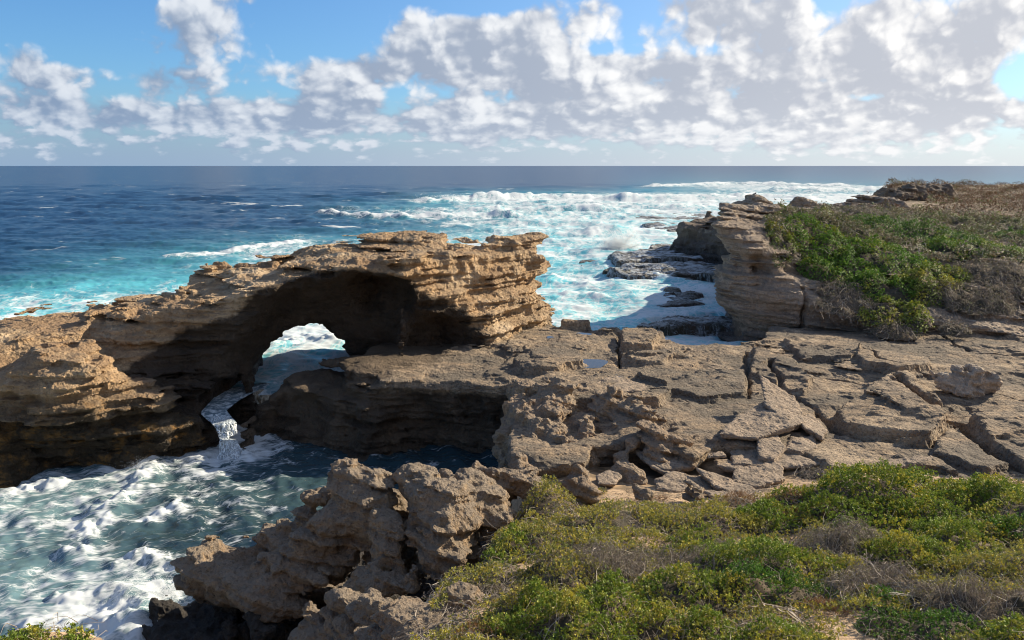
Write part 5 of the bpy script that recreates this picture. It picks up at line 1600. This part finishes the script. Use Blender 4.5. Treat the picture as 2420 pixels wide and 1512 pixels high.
def build_branches():
    branch('dead_branch', 'grey dead branch arching over dry litter at the bottom centre right', [gp(1745, 1450, .05), gp(1800, 1425, .35), gp(1860, 1440, .3), gp(1900, 1475, .05)], .028, 1, 9)
    branch('dead_branch', 'thin forked dead branch lying on the sand right of the rusty grass tuft', [gp(2050, 1425, .1), gp(2100, 1402, .4), gp(2160, 1408, .35), gp(2230, 1430, .05)], .02, 2, 10)
    branch('dead_branch', 'bleached twig sticking up from the sandy gully', [gp(905, 1505, .0), gp(925, 1480, .2), gp(955, 1470, .25), gp(985, 1460, .3)], .018, 3, 7, .4)
    # pile of dead stems under the bulky crag
    g = np.random.default_rng(5)
    n = 420
    c = np.array(gp(945, 1388, .1))
    A = c + g.normal(size=(n, 3)) * np.array([.75, .45, .10])
    B = A + unit(g.normal(size=(n, 3)) * np.array([1, .8, .35])) * (.3 + .8 * g.random((n, 1)))
    A[:, 2] = np.maximum(A[:, 2], c[2] - .15)
    B[:, 2] = np.maximum(B[:, 2], c[2] - .1)
    V, F = twig_mesh(A, B, g, .012, 5, .28)
    cc = twig_cols(g, n, 15)
    tag(mesh_obj('dead_brush', V, F, M_TWIG, False, None, {'tint': ('FLOAT_COLOR', 'FACE', np.concatenate([cc, np.ones((len(cc), 1))], 1))}),
        'tangle of grey dead stems piled on the sand under the bulky dark crag', 'brushwood')
build_branches()
def build_far_shrubs():
    B = [('rounded bright green bush overhanging the right cliff edge', 1940, 562, 3.0, 2.6, 1.9, 'hgreen'), ('yellowish bush at the brink of the right cliff', 1868, 572, 1.7, 1.5, 1.1, 'mix'),
         ('long green arm of foliage running down behind the cliff', 1985, 630, 2.6, 2.2, 1.7, 'hgreen'), ('dull olive bush above the cliff brink', 1985, 525, 4.0, 3.0, 1.5, 'hscrub'),
         ('dark green thicket along the crest of the right slope', 2160, 540, 5.5, 3.2, 2.0, 'deep'), ('green bush mass in the middle of the right slope', 2090, 600, 3.4, 2.6, 1.7, 'hgreen'),
         ('bright green rounded bush low on the right slope', 2080, 665, 2.4, 2.0, 1.6, 'hgreen'), ('green band of bushes reaching the right edge of the slope', 2290, 580, 4.2, 2.4, 1.4, 'hgreen'),
         ('grey green bush right of the low rounded bush', 2200, 650, 3.0, 2.2, 1.4, 'mix'), ('grey twiggy bush mass at the right edge of the slope', 2370, 640, 3.4, 2.4, 1.4, 'grey'),
         ('dark brown twiggy bushes hanging over the layered ledge', 2010, 710, 1.9, 1.5, 1.1, 'grey'), ('drooping dark green bush at the foot of the right slope', 2110, 735, 2.0, 1.4, 1.2, 'mix'),
         ('pale grey bare bush at the base of the sand face', 2115, 770, 1.2, .9, .8, 'grey'), ('grey brown bush on the crest behind the dark green thicket', 2060, 500, 4.5, 3, 1.2, 'grey'),
         ('olive grey bushes on the crest near the right edge', 2320, 520, 6.5, 3, 1.6, 'hscrub'), ('small green bush at the right edge below the crest', 2400, 550, 2.6, 2, 1.1, 'deep'),
         ('brown grey bush above the sand scar at right', 2300, 690, 2.6, 1.8, 1.2, 'grey'), ('lone dry bush on the sand face at right', 2255, 770, .9, .7, .55, 'grey'),
         ('tangled dark bush under the long green arm', 1985, 680, 1.8, 1.4, 1.2, 'grey')]
    for i, (lb, u, v, rx, ry, h, st) in enumerate(B):
        X, Y = hit(u, v, head_h, h * .6)
        s = 1.7 if Y < 75 else 2.4
        shrub('shrub', lb, 'bush', (X, Y), (rx * 1.25, ry * 1.25), h * 1.2, st, head_h, 400 + i, group='bushes on the right headland', scale=s, dens=1.6, rot=.3 * math.sin(i), lumpf=1.6)
    # continuous heath between and beyond
    def mk(x0, x1, y0, y1, fn):
        def region(g, n):
            X = x0 + (x1 - x0) * g.random(n)
            Y = y0 + (y1 - y0) * g.random(n)
            X, Y = X.astype(np.float32), Y.astype(np.float32)
            k = fn(X, Y) & (poly_sd(X, Y, COAST) < -1.2)
            return X[k], Y[k]
        return region
    def cush(f, h):
        def fn(X, Y):
            z = np.zeros_like(X)
            return h * np.clip(1.0 - 1.5 * cells([X, Y, z], f, 3.0) + .5 * vnoise([X, Y, z], f * .8, 4), .06, 1.2)
        return fn
    def slope_ok(X, Y):
        z = np.zeros_like(X)
        low = Y < 63 + (X - 26) * .15 + 2.5 * vnoise([X, Y, z], .2, 8)
        edge = X < 20 + (Y - 64) * .50
        return ~low & ~(edge & (Y < 118)) & (X < Y * .75)
    shrub('heath', None, None, (0, 0), (1, 1), 1.0, 'hscrub', head_h, 500, 3.0, .9, kind='stuff', region=(mk(20, 90, 60, 112, slope_ok), 3640, cush(.36, 1.5)))
    def brown_ok(X, Y):
        u, v = to_uv(X, Y, 10.0)
        return (X > Y * .44) & (X < Y * .75) & ~((Y > 118) & (X < 2 + Y * .50) & (Y < 150))
    shrub('heath', None, None, (0, 0), (1, 1), 1.3, 'brown', head_h, 501, 3.6, .55, kind='stuff', region=(mk(44, 200, 104, 215, brown_ok), 17300, cush(.20, 2.0)))
build_far_shrubs()

# ------------------------------------------------------------------ small things
def build_bird():
    m = bpy.data.materials.new('feathers')
    m.use_nodes = True
    N = NT(m.node_tree)
    b = m.node_tree.nodes['Principled BSDF']
    P = N.n('ShaderNodeTexCoord').outputs['Object']
    N.l(N.mix(N.noise(P, 8, 3), (.03, .03, .03), (.08, .075, .07)), b.inputs['Base Color'])
    base = Wd(1781, 463, 112)
    S = [((-.22, 0, .20), .05), ((-.10, 0, .24), .12), ((.08, 0, .28), .14), ((.20, 0, .36), .09), ((.26, 0, .46), .075), ((.34, 0, .46), .03), ((.42, 0, .44), .012)]
    legs = [((.02, .04, .22), .02), ((.03, .04, .0), .012)]
    def base_f(X, Y, Z):
        f = None
        for (a, r), (c, s) in zip(S[:-1], S[1:]):
            d = seg_d(X, Y, Z, a, c, r, s)
            f = d if f is None else smin(f, d, .05)
        for sy in (-1, 1):
            f = np.minimum(f, seg_d(X, Y, Z, (.03, .05 * sy, .24), (.04, .05 * sy, -.06), .02, .014))
        f = smin(f, seg_d(X, Y, Z, (-.12, 0, .24), (-.42, 0, .17), .06, .02), .04)
        return f
    V, F = volume(((-.55, .55), (-.3, .3), (-.1, .65)), .022, base_f)
    o = mesh_obj('perched_bird', V * .9, F, m)
    o.location = base
    tag(o, 'small dark bird perched on the tip of the pointed rock stack', 'bird')
build_bird()
